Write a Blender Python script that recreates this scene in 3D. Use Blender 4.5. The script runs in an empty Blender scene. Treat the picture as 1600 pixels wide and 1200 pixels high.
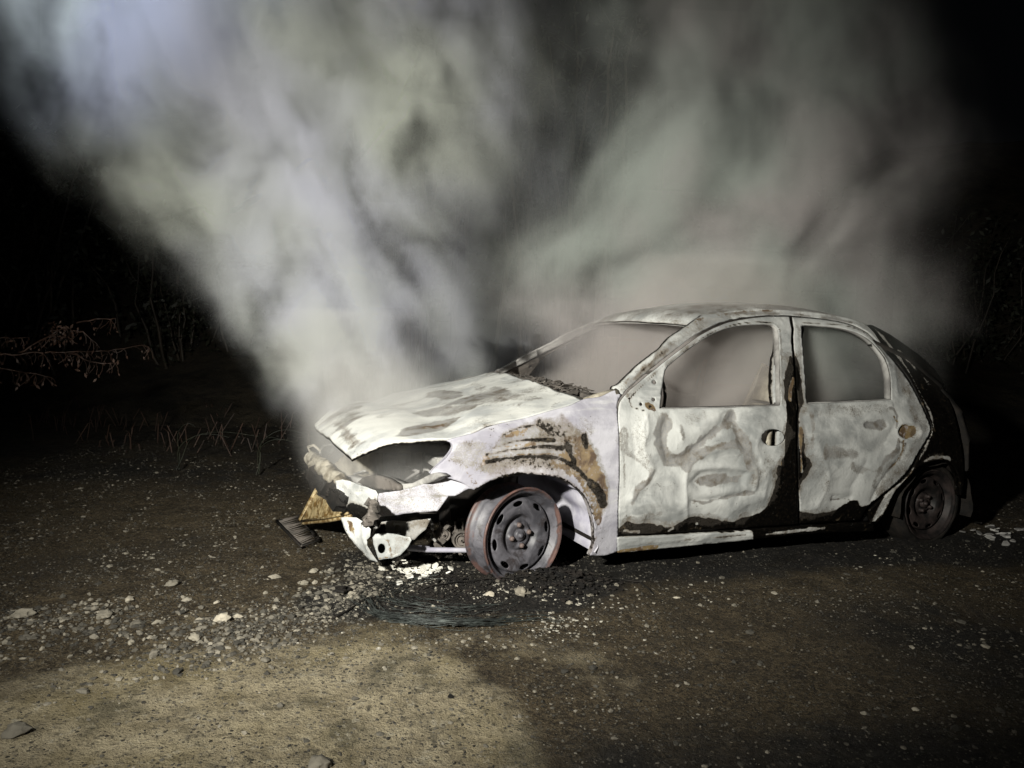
import bpy, bmesh, math, random
import numpy as np
from mathutils import Vector, Matrix
from mathutils.geometry import delaunay_2d_cdt

random.seed(7); rng = np.random.default_rng(7)
C = bpy.context.scene.collection
sc = bpy.context.scene
R = math.radians

# ------------------------------------------------------------------ camera
CAM_H, CAM_P, CAM_R, FPX = 1.0335, .0653, .0379, 1200.0
cam_d = bpy.data.cameras.new('camera'); cam = bpy.data.objects.new('camera', cam_d); C.objects.link(cam)
cam_d.sensor_width = 36; cam_d.lens = 36 * FPX / 1600; cam_d.clip_start = .05; cam_d.clip_end = 400
_f = np.array([0, math.cos(CAM_P), -math.sin(CAM_P)]); _r = np.array([1., 0, 0]); _u = np.cross(_r, _f)
CR = math.cos(CAM_R) * _r + math.sin(CAM_R) * _u; CU = -math.sin(CAM_R) * _r + math.cos(CAM_R) * _u; CF = _f
cam.matrix_world = Matrix(((CR[0], CU[0], -CF[0], 0), (CR[1], CU[1], -CF[1], 0), (CR[2], CU[2], -CF[2], CAM_H), (0, 0, 0, 1)))
sc.camera = cam
# ------------------------------------------------------------------ world, exposure
w = bpy.data.worlds.new('World'); sc.world = w; w.use_nodes = True
bg = w.node_tree.nodes['Background']; bg.inputs[0].default_value = (.35, .42, .5, 1); bg.inputs[1].default_value = .0022
sc.view_settings.view_transform = 'Standard'; sc.view_settings.look = 'None'
sc.view_settings.exposure = 0; sc.view_settings.gamma = 1
cy = sc.cycles
cy.volume_bounces = 2; cy.max_bounces = 5; cy.diffuse_bounces = 2; cy.glossy_bounces = 2
cy.volume_step_rate = 1.0; cy.volume_max_steps = 256
cy.use_denoising = True; cy.use_adaptive_sampling = True; cy.adaptive_threshold = .03
try: cy.denoiser = 'OPENIMAGEDENOISE'
except Exception: pass
cy.sample_clamp_indirect = 4
# ------------------------------------------------------------------ lights (a torch left of the camera at night, and an added cool spot)
def spot(name, loc, aim, power, col, size, blend, rad=.06):
    l = bpy.data.lights.new(name, 'SPOT'); l.energy = power; l.color = col; l.spot_size = R(size); l.spot_blend = blend; l.shadow_soft_size = rad
    o = bpy.data.objects.new(name, l); C.objects.link(o); o.location = loc
    o.rotation_euler = (Vector(aim) - Vector(loc)).to_track_quat('-Z', 'Y').to_euler(); return o
spot('torch_lamp', (-1.2, -.1, 1.75), (-.30, 3.4, 1.1), 1350, (1, .98, .885), 82, 1)
spot('added_smoke_spot', (-2.6, -1.2, 2.2), (-2.9, 4.6, 3.5), 2600, (.78, .86, 1.0), 34, 1, .1)  # unseen cool spot, added to brighten the smoke at upper left
# ------------------------------------------------------------------ geometry of the place
CX0, CY0, CT = .1116, 3.1119, .4079          # the car's front axle and heading on the ground
cT, sT = math.cos(CT), math.sin(CT)
def ray(px, py): return CF + CR * (px - 800) / FPX - CU * (py - 600) / FPX
def at_y(px, py, Y):
    d = ray(px, py); k = Y / d[1]; return np.array([0, 0, CAM_H]) + d * k
def ground(px, py):
    d = ray(px, py); k = -CAM_H / d[2]; return (d * k)[:2]
def car_ray(px, py):
    d = ray(px, py); o = np.array([-CX0, -CY0, CAM_H])
    T = lambda w: np.array([w[0] * cT + w[1] * sT, -w[0] * sT + w[1] * cT, w[2]])
    return T(o), T(d)
def car_on(ax, val, px, py):
    o, d = car_ray(px, py); k = (val - o[ax]) / d[ax]; return o + k * d
def car_w(q): return np.array([CX0 + q[0] * cT - q[1] * sT, CY0 + q[0] * sT + q[1] * cT, q[2]])

def tag(o, label=None, cat=None, group=None, kind=None):
    if label: o['label'] = label
    if cat: o['category'] = cat
    if group: o['group'] = group
    if kind: o['kind'] = kind
    return o
def link_mesh(name, me, mat=None, parent=None, smooth=True):
    o = bpy.data.objects.new(name, me); C.objects.link(o)
    if mat: me.materials.append(mat)
    if smooth and len(me.polygons): me.polygons.foreach_set('use_smooth', [True] * len(me.polygons))
    if parent: o.parent = parent
    return o
def mesh(name, V, Fc, mat=None, parent=None, smooth=True):
    me = bpy.data.meshes.new(name); me.from_pydata([tuple(map(float, v)) for v in V], [], [tuple(map(int, q)) for q in Fc]); me.update()
    return link_mesh(name, me, mat, parent, smooth)
def empty(name, loc=(0, 0, 0), rz=0, parent=None):
    o = bpy.data.objects.new(name, None); C.objects.link(o); o.location = loc; o.rotation_euler = (0, 0, rz)
    if parent: o.parent = parent
    return o
# smooth value noise for numpy use
_perm = rng.random((64, 64, 64))
def vnoise(P, s=1.0):
    P = np.asarray(P, float) * s; i = np.floor(P).astype(int); f = P - i; f = f * f * (3 - 2 * f); out = 0
    for a in (0, 1):
        for b in (0, 1):
            for c in (0, 1):
                wgt = (f[..., 0] if a else 1 - f[..., 0]) * (f[..., 1] if b else 1 - f[..., 1]) * (f[..., 2] if c else 1 - f[..., 2])
                out = out + wgt * _perm[(i[..., 0] + a) % 64, (i[..., 1] + b) % 64, (i[..., 2] + c) % 64]
    return out
def fbm(P, s, n=4):
    o = 0; a = .5; t = 0
    for k in range(n): o = o + a * vnoise(np.asarray(P) + 7.3 * k, s * 2 ** k); t += a; a *= .5
    return o / t

# ------------------------------------------------------------------ shader helpers
class NT:
    def __init__(s, tree): s.t = tree; s.n = tree.nodes; s.l = tree.links
    def put(s, sock, v):
        if isinstance(v, bpy.types.NodeSocket): s.l.new(v, sock)
        elif v is not None:
            try: sock.default_value = v
            except Exception: sock.default_value = (*v, 1) if hasattr(v, '__len__') else (v, v, v)
    def m(s, op, a, b=None, c=None, clamp=False):
        n = s.n.new('ShaderNodeMath'); n.operation = op; n.use_clamp = clamp
        for i, v in enumerate((a, b, c)):
            if v is not None: s.put(n.inputs[i], v)
        return n.outputs[0]
    def vm(s, op, a, b=None):
        n = s.n.new('ShaderNodeVectorMath'); n.operation = op; s.put(n.inputs[0], a)
        if b is not None: s.put(n.inputs[3 if op == 'SCALE' else 1], b)
        return n.outputs[1] if op in ('LENGTH', 'DISTANCE') else n.outputs[0]
    def noise(s, vec, scale, detail=4, rough=.5, dist=0):
        n = s.n.new('ShaderNodeTexNoise'); s.put(n.inputs['Vector'], vec)
        n.inputs['Scale'].default_value = scale; n.inputs['Detail'].default_value = detail; n.inputs['Roughness'].default_value = rough; n.inputs['Distortion'].default_value = dist
        return n.outputs[0]
    def vor(s, vec, scale, feat='F1', out=0, rnd=1):
        n = s.n.new('ShaderNodeTexVoronoi'); n.feature = feat; s.put(n.inputs['Vector'], vec); n.inputs['Scale'].default_value = scale
        n.inputs['Randomness'].default_value = rnd
        return n.outputs[out]
    def ss(s, v, lo, hi, a=0., b=1.):
        n = s.n.new('ShaderNodeMapRange'); n.interpolation_type = 'SMOOTHSTEP'
        for i, q in enumerate((v, lo, hi, a, b)): s.put(n.inputs[i], q)
        return n.outputs[0]
    def mix(s, f, a, b, mode='MIX'):
        n = s.n.new('ShaderNodeMix'); n.data_type = 'RGBA'; n.blend_type = mode
        s.put(n.inputs[0], f)
        for k, v in ((6, a), (7, b)):
            if isinstance(v, bpy.types.NodeSocket): s.l.new(v, n.inputs[k])
            else: n.inputs[k].default_value = (*v[:3], 1)
        return n.outputs[2]
    def attr(s, name, out='Color'):
        n = s.n.new('ShaderNodeAttribute'); n.attribute_name = name; return n.outputs[out]
    def sep(s, v):
        n = s.n.new('ShaderNodeSeparateXYZ'); s.put(n.inputs[0], v); return n.outputs
    def comb(s, x, y, z):
        n = s.n.new('ShaderNodeCombineXYZ')
        for i, v in enumerate((x, y, z)): s.put(n.inputs[i], v)
        return n.outputs[0]
    def bump(s, h, strength, dist, nrm=None):
        n = s.n.new('ShaderNodeBump'); s.put(n.inputs['Height'], h); n.inputs['Strength'].default_value = strength; n.inputs['Distance'].default_value = dist
        if nrm: s.l.new(nrm, n.inputs['Normal'])
        return n.outputs[0]
def mat_new(name):
    m = bpy.data.materials.new(name); m.use_nodes = True
    nt = NT(m.node_tree); b = nt.n['Principled BSDF']; tc = nt.n.new('ShaderNodeTexCoord')
    return m, nt, b, tc.outputs['Object']
def simple(name, c1, c2, scale=12, rough=.8, metal=0, bump=.3, bscale=60, bd=.003, spec=.3, lo=.35, hi=.65):
    m, nt, b, P = mat_new(name)
    f = nt.ss(nt.noise(P, scale, 6, .6), lo, hi)
    nt.put(b.inputs['Base Color'], nt.mix(f, c1, c2)); b.inputs['Roughness'].default_value = rough; b.inputs['Metallic'].default_value = metal
    b.inputs['Specular IOR Level'].default_value = spec
    nt.put(b.inputs['Normal'], nt.bump(nt.noise(P, bscale, 5, .65), bump, bd)); return m
# ------------------------------------------------------------------ materials
def burnt_paint(name, white=(.60, .605, .59), white2=(.31, .318, .315), grey=(.26, .26, .265), tan=(.25, .18, .09), tan2=(.11, .07, .04), soot=(.003, .0028, .0025), soot2=(.011, .0085, .0065), bump=1.0):
    m, nt, b, P = mat_new(name)
    r, g, bl = nt.sep(nt.attr('Burn', 'Vector'))
    big = nt.noise(P, 3.2, 5, .55, .6); mid = nt.noise(P, 14, 6, .62, .4); fine = nt.noise(P, 75, 5, .7); grit = nt.noise(P, 240, 3, .7)
    streak = nt.noise(nt.vm('MULTIPLY', P, (5, 30, 34)), 1, 5, .6, .5)
    base = nt.mix(nt.ss(nt.m('ADD', nt.m('MULTIPLY', big, .6), nt.m('MULTIPLY', nt.noise(P, 7, 6, .6, .8), .4)), .42, .60), white, white2)
    base = nt.mix(nt.ss(streak, .52, .8, 0., .55), base, (.66, .66, .64))
    jag = nt.m('ADD', nt.m('MULTIPLY', nt.m('SUBTRACT', mid, .5), .75), nt.m('MULTIPLY', nt.m('SUBTRACT', fine, .5), .8))
    # thin iron grey scale
    fb = nt.ss(nt.m('ADD', nt.m('ADD', bl, nt.m('MULTIPLY', jag, .7)), nt.m('MULTIPLY', nt.m('SUBTRACT', grit, .5), 1.2)), .32, .68)
    gcol = nt.mix(nt.ss(grit, .42, .6), grey, (.33, .315, .29)); gcol = nt.mix(nt.ss(mid, .45, .65), gcol, (.17, .15, .125))
    col = nt.mix(fb, base, gcol)
    # rust and baked primer
    fg = nt.ss(nt.m('ADD', g, nt.m('MULTIPLY', jag, 1.15)), .44, .56)
    rcol = nt.mix(nt.ss(mid, .42, .62), tan, tan2); rcol = nt.mix(nt.ss(nt.noise(P, 33, 4, .6), .55, .7), rcol, (.36, .32, .31))
    col = nt.mix(fg, col, rcol)
    # soot and charred paint
    fr = nt.ss(nt.m('ADD', r, nt.m('MULTIPLY', jag, 1.1)), .43, .57)
    halo = nt.ss(nt.m('ADD', r, nt.m('MULTIPLY', jag, .8)), .02, .5); col = nt.mix(nt.m('MULTIPLY', halo, .55), col, (.17, .13, .09))
    sc_ = nt.mix(nt.ss(fine, .45, .7), soot, soot2); sc_ = nt.mix(nt.m('MULTIPLY', nt.ss(nt.noise(P, 21, 6, .68, .5), .60, .70), .75), sc_, (.11, .085, .055)); sc_ = nt.mix(nt.m('MULTIPLY', nt.ss(nt.noise(P, 60, 4, .7), .66, .74), .7), sc_, (.30, .29, .27))
    col = nt.mix(fr, col, sc_)
    # scattered pits
    pit = nt.ss(nt.m('SUBTRACT', nt.vor(P, 95), nt.m('MULTIPLY', nt.ss(mid, .53, .70), .30)), .02, -.03)
    col = nt.mix(nt.m('MULTIPLY', pit, .85), col, (.06, .05, .04))
    # dark rim round every scaled area
    rim = nt.m('MULTIPLY', fr, nt.m('SUBTRACT', 1., fr)); rim2 = nt.m('MULTIPLY', fb, nt.m('SUBTRACT', 1., fb)); rim3 = nt.m('MULTIPLY', fg, nt.m('SUBTRACT', 1., fg))
    col = nt.mix(nt.m('MULTIPLY', nt.m('ADD', rim2, rim3), 1.1, clamp=True), col, (.16, .14, .12))
    nt.put(b.inputs['Base Color'], col)
    nt.put(b.inputs['Specular IOR Level'], nt.ss(fr, 0., 1., .25, .07))
    nt.put(b.inputs['Roughness'], nt.m('SUBTRACT', nt.ss(fr, 0., 1., .72, .58), nt.m('MULTIPLY', nt.m('MULTIPLY', fr, mid), .35)))
    h = nt.m('ADD', nt.m('MULTIPLY', big, .8), nt.m('ADD', nt.m('MULTIPLY', mid, .18), nt.m('MULTIPLY', fine, .05)))
    h = nt.m('SUBTRACT', h, nt.m('MULTIPLY', nt.m('ADD', fr, nt.m('MULTIPLY', fg, .6)), .03))
    n1 = nt.bump(h, .55 * bump, .03); n2 = nt.bump(nt.m('ADD', fine, nt.m('MULTIPLY', grit, .5)), .22, .002, n1)
    nt.put(b.inputs['Normal'], n2); return m
M = {}
M['paint'] = burnt_paint('burnt_paint')
M['hood'] = burnt_paint('burnt_bonnet_paint', white=(.68, .68, .65), white2=(.44, .45, .45), bump=.6)
M['fender'] = burnt_paint('burnt_wing_paint', white=(.52, .51, .56), white2=(.32, .31, .36), tan=(.27, .195, .11), tan2=(.10, .065, .045))
M['inner'] = simple('charred_steel', (.05, .045, .04), (.16, .14, .125), 9, .75, 0, .5, 55, .004)
M['black'] = simple('soot_black', (.005, .0045, .004), (.020, .016, .013), 11, .8, 0, .6, 50, .006)
M['grey'] = simple('ashy_steel', (.20, .19, .185), (.46, .45, .43), 7, .7, 0, .5, 45, .004)
M['warm'] = simple('heat_browned_steel', (.14, .115, .08), (.50, .46, .38), 8, .7, 0, .5, 45, .004)
M['lilac'] = simple('heat_blued_steel', (.30, .29, .36), (.52, .51, .56), 6, .6, 0, .4, 60, .003)
M['gold'] = simple('browned_lacquer', (.15, .09, .03), (.42, .33, .18), 22, .38, 0, .6, 35, .006, .6, .42, .58)
def rim_mat():
    m, nt, b, P = mat_new('scorched_rim_steel')
    n = nt.noise(P, 9, 5, .6, .8); n2 = nt.noise(P, 45, 5, .65)
    rr = nt.m('SQRT', nt.m('ADD', nt.m('POWER', nt.sep(P)[0], 2.), nt.m('POWER', nt.sep(P)[2], 2.)))
    f = nt.m('ADD', n, nt.m('ADD', nt.m('MULTIPLY', nt.m('SUBTRACT', n2, .5), .4), nt.ss(rr, .176, .194, -.16, .15)))
    c = nt.mix(nt.ss(n, .35, .65), (.045, .044, .052), (.135, .13, .148)); c = nt.mix(nt.ss(f, .50, .66, 0., .8), c, (.095, .045, .034)); c = nt.mix(nt.ss(f, .66, .82, 0., .7), c, (.17, .095, .08))
    c = nt.mix(nt.ss(nt.noise(P, 16, 6, .7, .6), .52, .66, 0., .8), c, (.030, .024, .024)); c = nt.mix(nt.ss(nt.noise(P, 38, 5, .7), .60, .72, 0., .6), c, (.21, .20, .20))
    nt.put(b.inputs['Base Color'], c); b.inputs['Roughness'].default_value = .5; b.inputs['Specular IOR Level'].default_value = .5
    nt.put(b.inputs['Normal'], nt.bump(n2, .35, .002)); return m
M['rim'] = rim_mat()
M['rim_dark'] = simple('dark_rim_steel', (.010, .009, .009), (.040, .030, .028), 16, .55, 0, .4, 60, .003)  # darker steel for the rear rims
M['bolt'] = simple('scorched_bolt', (.07, .05, .045), (.16, .12, .11), 18, .6, 0, .4, 70, .003)
M['rust'] = simple('rusty_steel', (.10, .045, .03), (.24, .13, .10), 18, .7, 0, .4, 70, .003)
M['chip'] = simple('ash_chip', (.16, .145, .12), (.52, .49, .42), 45, .9, 0, .6, 120, .003)
M['pale'] = simple('pale_ash', (.55, .53, .47), (.80, .78, .72), 30, .9, 0, .6, 120, .003)
M['wire'] = simple('bare_tyre_wire', (.024, .027, .026), (.085, .098, .092), 30, .45, .4, .1, 80, .001, .5)
# ------------------------------------------------------------------ panel tools
W = 1.608
def S(x, z):
    x = np.asarray(x, float); z = np.asarray(z, float)
    y = np.where(z < .45, .06 * ((.45 - np.minimum(z, .45)) / .35) ** 2, 0)
    y = y + np.interp(z, [.45, .62, .72, .81, .95, 1.11, 1.2], [0, .012, .045, .10, .18, .27, .36])
    x = np.clip(x, -.75, 3.1)
    y = y + .16 * (np.clip(-.2 - x, 0, None) / .5) ** 2 + .13 * (np.clip(x - 2.5, 0, None) / .5) ** 2
    return y
def on_side(px, py, off=0.):
    o, d = car_ray(px, py); y = .05
    for _ in range(25):
        k = (y - o[1]) / d[1]; q = o + k * d; y = .5 * y + .5 * (float(S(q[0], min(max(q[2], -.4), 1.5))) + off)
    k = (y - o[1]) / d[1]; q = o + k * d; q[0] = min(max(q[0], -.9), 3.3); q[2] = min(max(q[2], -.4), 1.5); return q
Z1 = lambda L: [(460 + x * .3125, 560 + y * .3125) for x, y in L]
Z2 = lambda L: [(920 + x * .375, 460 + y * .375) for x, y in L]
Z3 = lambda L: [(740 + x * .25, 460 + y * .25) for x, y in L]
Z5 = lambda L: [(460 + x * .18333, 680 + y * .18333) for x, y in L]
Z6 = lambda L: [(1300 + x * .25, 580 + y * .25) for x, y in L]
def ell(cx, cy, rx, ry, n=20, rot=0, pw=1.0):
    o = []
    for i in range(n):
        a = 2 * math.pi * i / n; u, v = rx * math.copysign(abs(math.cos(a)) ** pw, math.cos(a)), ry * math.copysign(abs(math.sin(a)) ** pw, math.sin(a))
        o.append((cx + u * math.cos(rot) - v * math.sin(rot), cy + u * math.sin(rot) + v * math.cos(rot)))
    return o
def resample(P, step, closed=True, smooth=True):
    P = [np.array(p, float) for p in P]; n = len(P); out = []
    for i in range(n if closed else n - 1):
        a, b = P[i], P[(i + 1) % n]; L = np.linalg.norm(b - a); k = max(1, int(round(L / step)))
        if smooth:
            p0 = P[(i - 1) % n] if closed or i else a; p3 = P[(i + 2) % n] if closed or i < n - 2 else b
            # keep hard corners hard
            def ang(u, v):
                nu, nv = np.linalg.norm(u), np.linalg.norm(v); return 1 if nu < 1e-9 or nv < 1e-9 else float(u @ v) / nu / nv
            m0 = (b - p0) / 2 if ang(a - p0, b - a) > .55 else (b - a) * .9; m1 = (p3 - a) / 2 if ang(b - a, p3 - b) > .55 else (b - a) * .9
            for M_ in (m0, m1):
                l = np.linalg.norm(M_)
                if l > L: M_ *= L / l
        for j in range(k):
            t = j / k
            if smooth: q = (2*t**3-3*t**2+1) * a + (t**3-2*t**2+t) * m0 + (-2*t**3+3*t**2) * b + (t**3-t**2) * m1
            else: q = a + (b - a) * t
            out.append(q)
    if not closed: out.append(P[-1])
    return np.array(out)
def inside(Q, poly):
    x, y = Q[:, 0], Q[:, 1]; r = np.zeros(len(Q), bool); n = len(poly)
    for i in range(n):
        (x1, y1), (x2, y2) = poly[i], poly[(i + 1) % n]
        if y1 == y2: continue
        c = ((y1 > y) != (y2 > y)) & (x < (x2 - x1) * (y - y1) / (y2 - y1) + x1); r ^= c
    return r
def dist(Q, L, closed=False):
    L = np.asarray(L); best = np.full(len(Q), 9e9); n = len(L)
    if n == 1: return np.linalg.norm(Q - L[0], axis=1)
    for i in range(n if closed else n - 1):
        a, b = L[i], L[(i + 1) % n]; ab = b - a; t = np.clip(((Q - a) @ ab) / max(ab @ ab, 1e-12), 0, 1)
        best = np.minimum(best, np.linalg.norm(Q - (a + t[:, None] * ab), axis=1))
    return best
sm = lambda t: np.clip(t, 0, 1) ** 2 * (3 - 2 * np.clip(t, 0, 1))
def tri2d(outline, holes, step, extra=None):
    """triangulate a 2D outline with holes and a jittered inner grid"""
    outline = np.asarray(outline); lo, hi = outline.min(0), outline.max(0)
    gx = np.arange(lo[0], hi[0], step); gy = np.arange(lo[1], hi[1], step * .9)
    G = np.array([(x + (step / 2 if j % 2 else 0), y) for j, y in enumerate(gy) for x in gx])
    keep = inside(G, outline) & (dist(G, outline, True) > step * .5)
    for h in holes: keep &= ~inside(G, h) & (dist(G, h, True) > step * .5)
    G = G[keep]; V = []; E = []
    for loop in [outline] + list(holes):
        s = len(V); n = len(loop); V += [tuple(p) for p in loop]; E += [(s + i, s + (i + 1) % n) for i in range(n)]
    V += [tuple(p) for p in G]
    vo, eo, fo, *_ = delaunay_2d_cdt([Vector(v) for v in V], E, [], 0, 1e-6)
    vo = np.array([tuple(v) for v in vo]); fo = [f for f in fo if len(f) == 3]; F_ = np.array(fo)
    cen = vo[F_].mean(1); k = inside(cen, outline)
    for h in holes: k &= ~inside(cen, h)
    F_ = F_[k]; used = np.unique(F_); mp = -np.ones(len(vo), int); mp[used] = np.arange(len(used))
    vo = vo[used]; F_ = mp[F_]
    a, b, c = vo[F_[:, 0]], vo[F_[:, 1]], vo[F_[:, 2]]
    ar = (b[:, 0]-a[:, 0])*(c[:, 1]-a[:, 1]) - (b[:, 1]-a[:, 1])*(c[:, 0]-a[:, 0]); F_[ar < 0] = F_[ar < 0][:, ::-1]
    return vo, F_
def shell(name, P3, F_, N, thick, mat, parent, burn=None):
    """two skins and an edge wall; N is the inward direction per vertex"""
    n = len(P3); V = np.vstack([P3, P3 + N * thick]); Fs = [tuple(f) for f in F_] + [tuple(f[::-1] + n) for f in F_]
    cnt = {}
    for f in F_:
        for i in range(3):
            e = (f[i], f[(i + 1) % 3]); cnt[tuple(sorted(e))] = cnt.get(tuple(sorted(e)), 0) + 1
    for f in F_:
        for i in range(3):
            a, b = f[i], f[(i + 1) % 3]
            if cnt[tuple(sorted((a, b)))] == 1: Fs.append((b, a, a + n, b + n))
    o = mesh(name, V, Fs, mat, parent)
    if burn is not None:
        at = o.data.attributes.new('Burn', 'FLOAT_VECTOR', 'POINT'); at.data.foreach_set('vector', np.vstack([burn, np.tile((1., 0, 0), (n, 1))]).astype(np.float32).ravel())
    # crease the cut edges
    o.data.update(); return o
def blend(cur, val, mask): return cur * (1 - mask) + val * mask
def masks(Q, feats, proj):
    """feats: (channel, kind, px points, radius m, value) -> Burn attribute"""
    B = np.zeros((len(Q), 3))
    wob = (fbm(np.c_[Q, np.zeros(len(Q))] + 3, 10, 4) - .5) * .10 + (fbm(np.c_[Q, np.zeros(len(Q))] + 8, 45, 2) - .5) * .02
    for ch, kind, pts, rad, val in feats:
        L = np.array([proj(*p) for p in pts])
        if kind == 'poly':
            L = resample(L, .03); d = dist(Q, L, True); d = np.where(inside(Q, L), -d, d)
            mk = sm(.5 - (d + wob * .5) / (2 * max(rad, .004)))
        else:
            if len(L) > 1: L = resample(L, .04, False)
            d = dist(Q, L) + wob * min(1, rad / .045) * .8; mk = sm(1.35 * (1 - d / rad))
        i = 'rgb'.index(ch); B[:, i] = blend(B[:, i], val, mk)
    return B
def bumps(Q, feats, proj):
    h = np.zeros(len(Q))
    for kind, pts, rad, val in feats:
        L = np.array([proj(*p) for p in pts])
        if kind == 'poly':
            L = resample(L, .03); d = dist(Q, L, True); d = np.where(inside(Q, L), -d, d); h += .7 * val * sm(.5 - d / (2 * rad))
        else:
            if len(L) > 1: L = resample(L, .03, False)
            dd = np.abs(dist(Q, L) + (fbm(np.c_[Q, Q[:, :1] * 0 + 4], 14, 3) - .5) * .03); h += .70 * val * np.exp(-(dd / rad) ** 1.05)
    return h
sp = lambda px, py: on_side(px, py)[[0, 2]]
def side_panel(name, outline, holes=(), feats=(), dents=(), mat=None, parent=None, off=0., thick=.006, step=.009, lips=(), wav=.004, jag=0., smooth=True, hsmooth=True):
    O = resample([sp(*p) for p in outline], step, True, smooth); H = [resample([sp(*p) for p in h], step * .8, True, hsmooth) for h in holes]
    if jag: O = O + (np.c_[fbm(np.c_[O, O[:, :1] * 0], 25, 3), fbm(np.c_[O, O[:, :1] * 0 + 5], 25, 3)] - .5) * jag
    Q, F_ = tri2d(O, H, step)
    y = S(Q[:, 0], Q[:, 1]) + off + bumps(Q, dents, sp) + (fbm(np.c_[Q, Q[:, :1] * 0 + 2], 3.5, 3) - .5) * wav * 2
    P3 = np.c_[Q[:, 0], y, Q[:, 1]]; N = np.tile((0, 1., 0), (len(P3), 1)); B = masks(Q, feats, sp)
    F_ = F_  # x,z counter clockwise looks towards -y: outward
    o = shell(name, P3, F_, N, thick, mat, parent, B)
    if lips:
        bm = bmesh.new(); bm.from_mesh(o.data); lay = bm.verts.layers.float_vector['Burn']
        for pts, dep, bv in lips:
            L = resample([sp(*p) for p in pts], step, False); rows = []
            for q in L:
                yy = float(S(*q)) + off + .001; rows.append([bm.verts.new((q[0], yy + dep * t, q[1])) for t in (0, .5, 1)] + [bm.verts.new((q[0], yy + dep * t, q[1] + .003)) for t in (1, .5, 0)])
            for r_ in rows:
                for v in r_: v[lay] = bv
            for a, b in zip(rows, rows[1:]):
                for j in range(5): bm.faces.new((a[j], a[j + 1], b[j + 1], b[j]))
        bm.to_mesh(o.data); bm.free()
    return o
def plate(name, outline, q0, nrm, holes=(), feats=(), mat=None, parent=None, thick=.004, step=.008, crumple=.01, cs=9, dents=(), jag=.0, bend=None, smooth=False):
    """a torn sheet: pixel outline laid on its own plane in the car's frame (point q0, normal nrm)"""
    q0 = np.array(q0, float); nrm = np.array(nrm, float); nrm /= np.linalg.norm(nrm)
    up = np.array([0, 0, 1.]); ax = np.cross(up, nrm); ax /= np.linalg.norm(ax); ay = np.cross(nrm, ax)
    def pr(px, py):
        o, d = car_ray(px, py); k = ((q0 - o) @ nrm) / (d @ nrm); q = o + k * d - q0; return np.array([q @ ax, q @ ay])
    O = resample([pr(*p) for p in outline], step, True, smooth); H = [resample([pr(*p) for p in h], step * .7) for h in holes]
    if jag: O = O + (np.c_[fbm(np.c_[O, O[:, :1] * 0], 25, 3), fbm(np.c_[O, O[:, :1] * 0 + 5], 25, 3)] - .5) * jag
    Q, F_ = tri2d(O, H, step)
    h = (fbm(np.c_[Q, Q[:, :1] * 0 + q0[0] * 9], cs, 3) - .5) * 2 * crumple + bumps(Q, dents, pr)
    if bend is not None: h = h + bend(Q)
    P3 = q0 + Q[:, :1] * ax + Q[:, 1:] * ay + h[:, None] * nrm
    return shell(name, P3, F_, np.tile(-nrm, (len(P3), 1)), thick, mat, parent, masks(Q, feats, pr))
def tube(pts, rad, seg=8, bm=None, cap=True):
    own = bm is None; bm = bm or bmesh.new(); pts = [Vector(p) for p in pts]; rings = []; n = len(pts); rad = rad if hasattr(rad, '__len__') else [rad] * n
    nr = None
    for i, p in enumerate(pts):
        t = (pts[min(i + 1, n - 1)] - pts[max(i - 1, 0)]).normalized()
        a = t.cross(Vector((0, 0, 1)) if abs(t.z) < .9 else Vector((1, 0, 0))).normalized() if nr is None else (nr - t * nr.dot(t)).normalized(); nr = a
        b = t.cross(a); rings.append([bm.verts.new(p + (a * math.cos(2 * math.pi * j / seg) + b * math.sin(2 * math.pi * j / seg)) * rad[i]) for j in range(seg)])
    for a, b in zip(rings, rings[1:]):
        for j in range(seg): bm.faces.new((a[j], a[(j + 1) % seg], b[(j + 1) % seg], b[j]))
    if cap: bm.faces.new(rings[0][::-1]); bm.faces.new(rings[-1])
    return bm
def box(bm, lo, hi, rot=None, jit=0):
    lo, hi = Vector(lo), Vector(hi); c = (lo + hi) / 2; vs = []
    for k in range(8):
        p = Vector(((hi if k & 1 else lo).x, (hi if k & 2 else lo).y, (hi if k & 4 else lo).z))
        if rot: p = c + rot @ (p - c)
        p += Vector([random.uniform(-jit, jit) for _ in range(3)]); vs.append(bm.verts.new(p))
    for f in ((0, 2, 3, 1), (4, 5, 7, 6), (0, 1, 5, 4), (2, 6, 7, 3), (0, 4, 6, 2), (1, 3, 7, 5)): bm.faces.new([vs[i] for i in f])
    return bm
def done(name, bm, mat, parent=None, smooth=True, bevel=0):
    if bevel: bmesh.ops.bevel(bm, geom=list(bm.edges), offset=bevel, segments=2, affect='EDGES')
    bmesh.ops.recalc_face_normals(bm, faces=bm.faces)
    me = bpy.data.meshes.new(name); bm.to_mesh(me); bm.free(); o = link_mesh(name, me, mat, parent, smooth and not bevel); return o
def lathe(prof, seg=64, bm=None, closed=False):
    """profile of (radius, y); axis is y"""
    bm = bm or bmesh.new(); rings = []
    for r, y in prof: rings.append([bm.verts.new((r * math.cos(2 * math.pi * j / seg), y, r * math.sin(2 * math.pi * j / seg))) for j in range(seg)])
    pr = list(zip(rings, rings[1:])) + ([(rings[-1], rings[0])] if closed else [])
    for a, b in pr:
        for j in range(seg): bm.faces.new((a[j], a[(j + 1) % seg], b[(j + 1) % seg], b[j]))
    return bm

# ------------------------------------------------------------------ the burnt car
car = empty('burnt_car', (CX0, CY0, 0), CT)
tag(car, 'burnt out five door hatchback, ash white, on bare steel rims and smoking', 'car')

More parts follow.
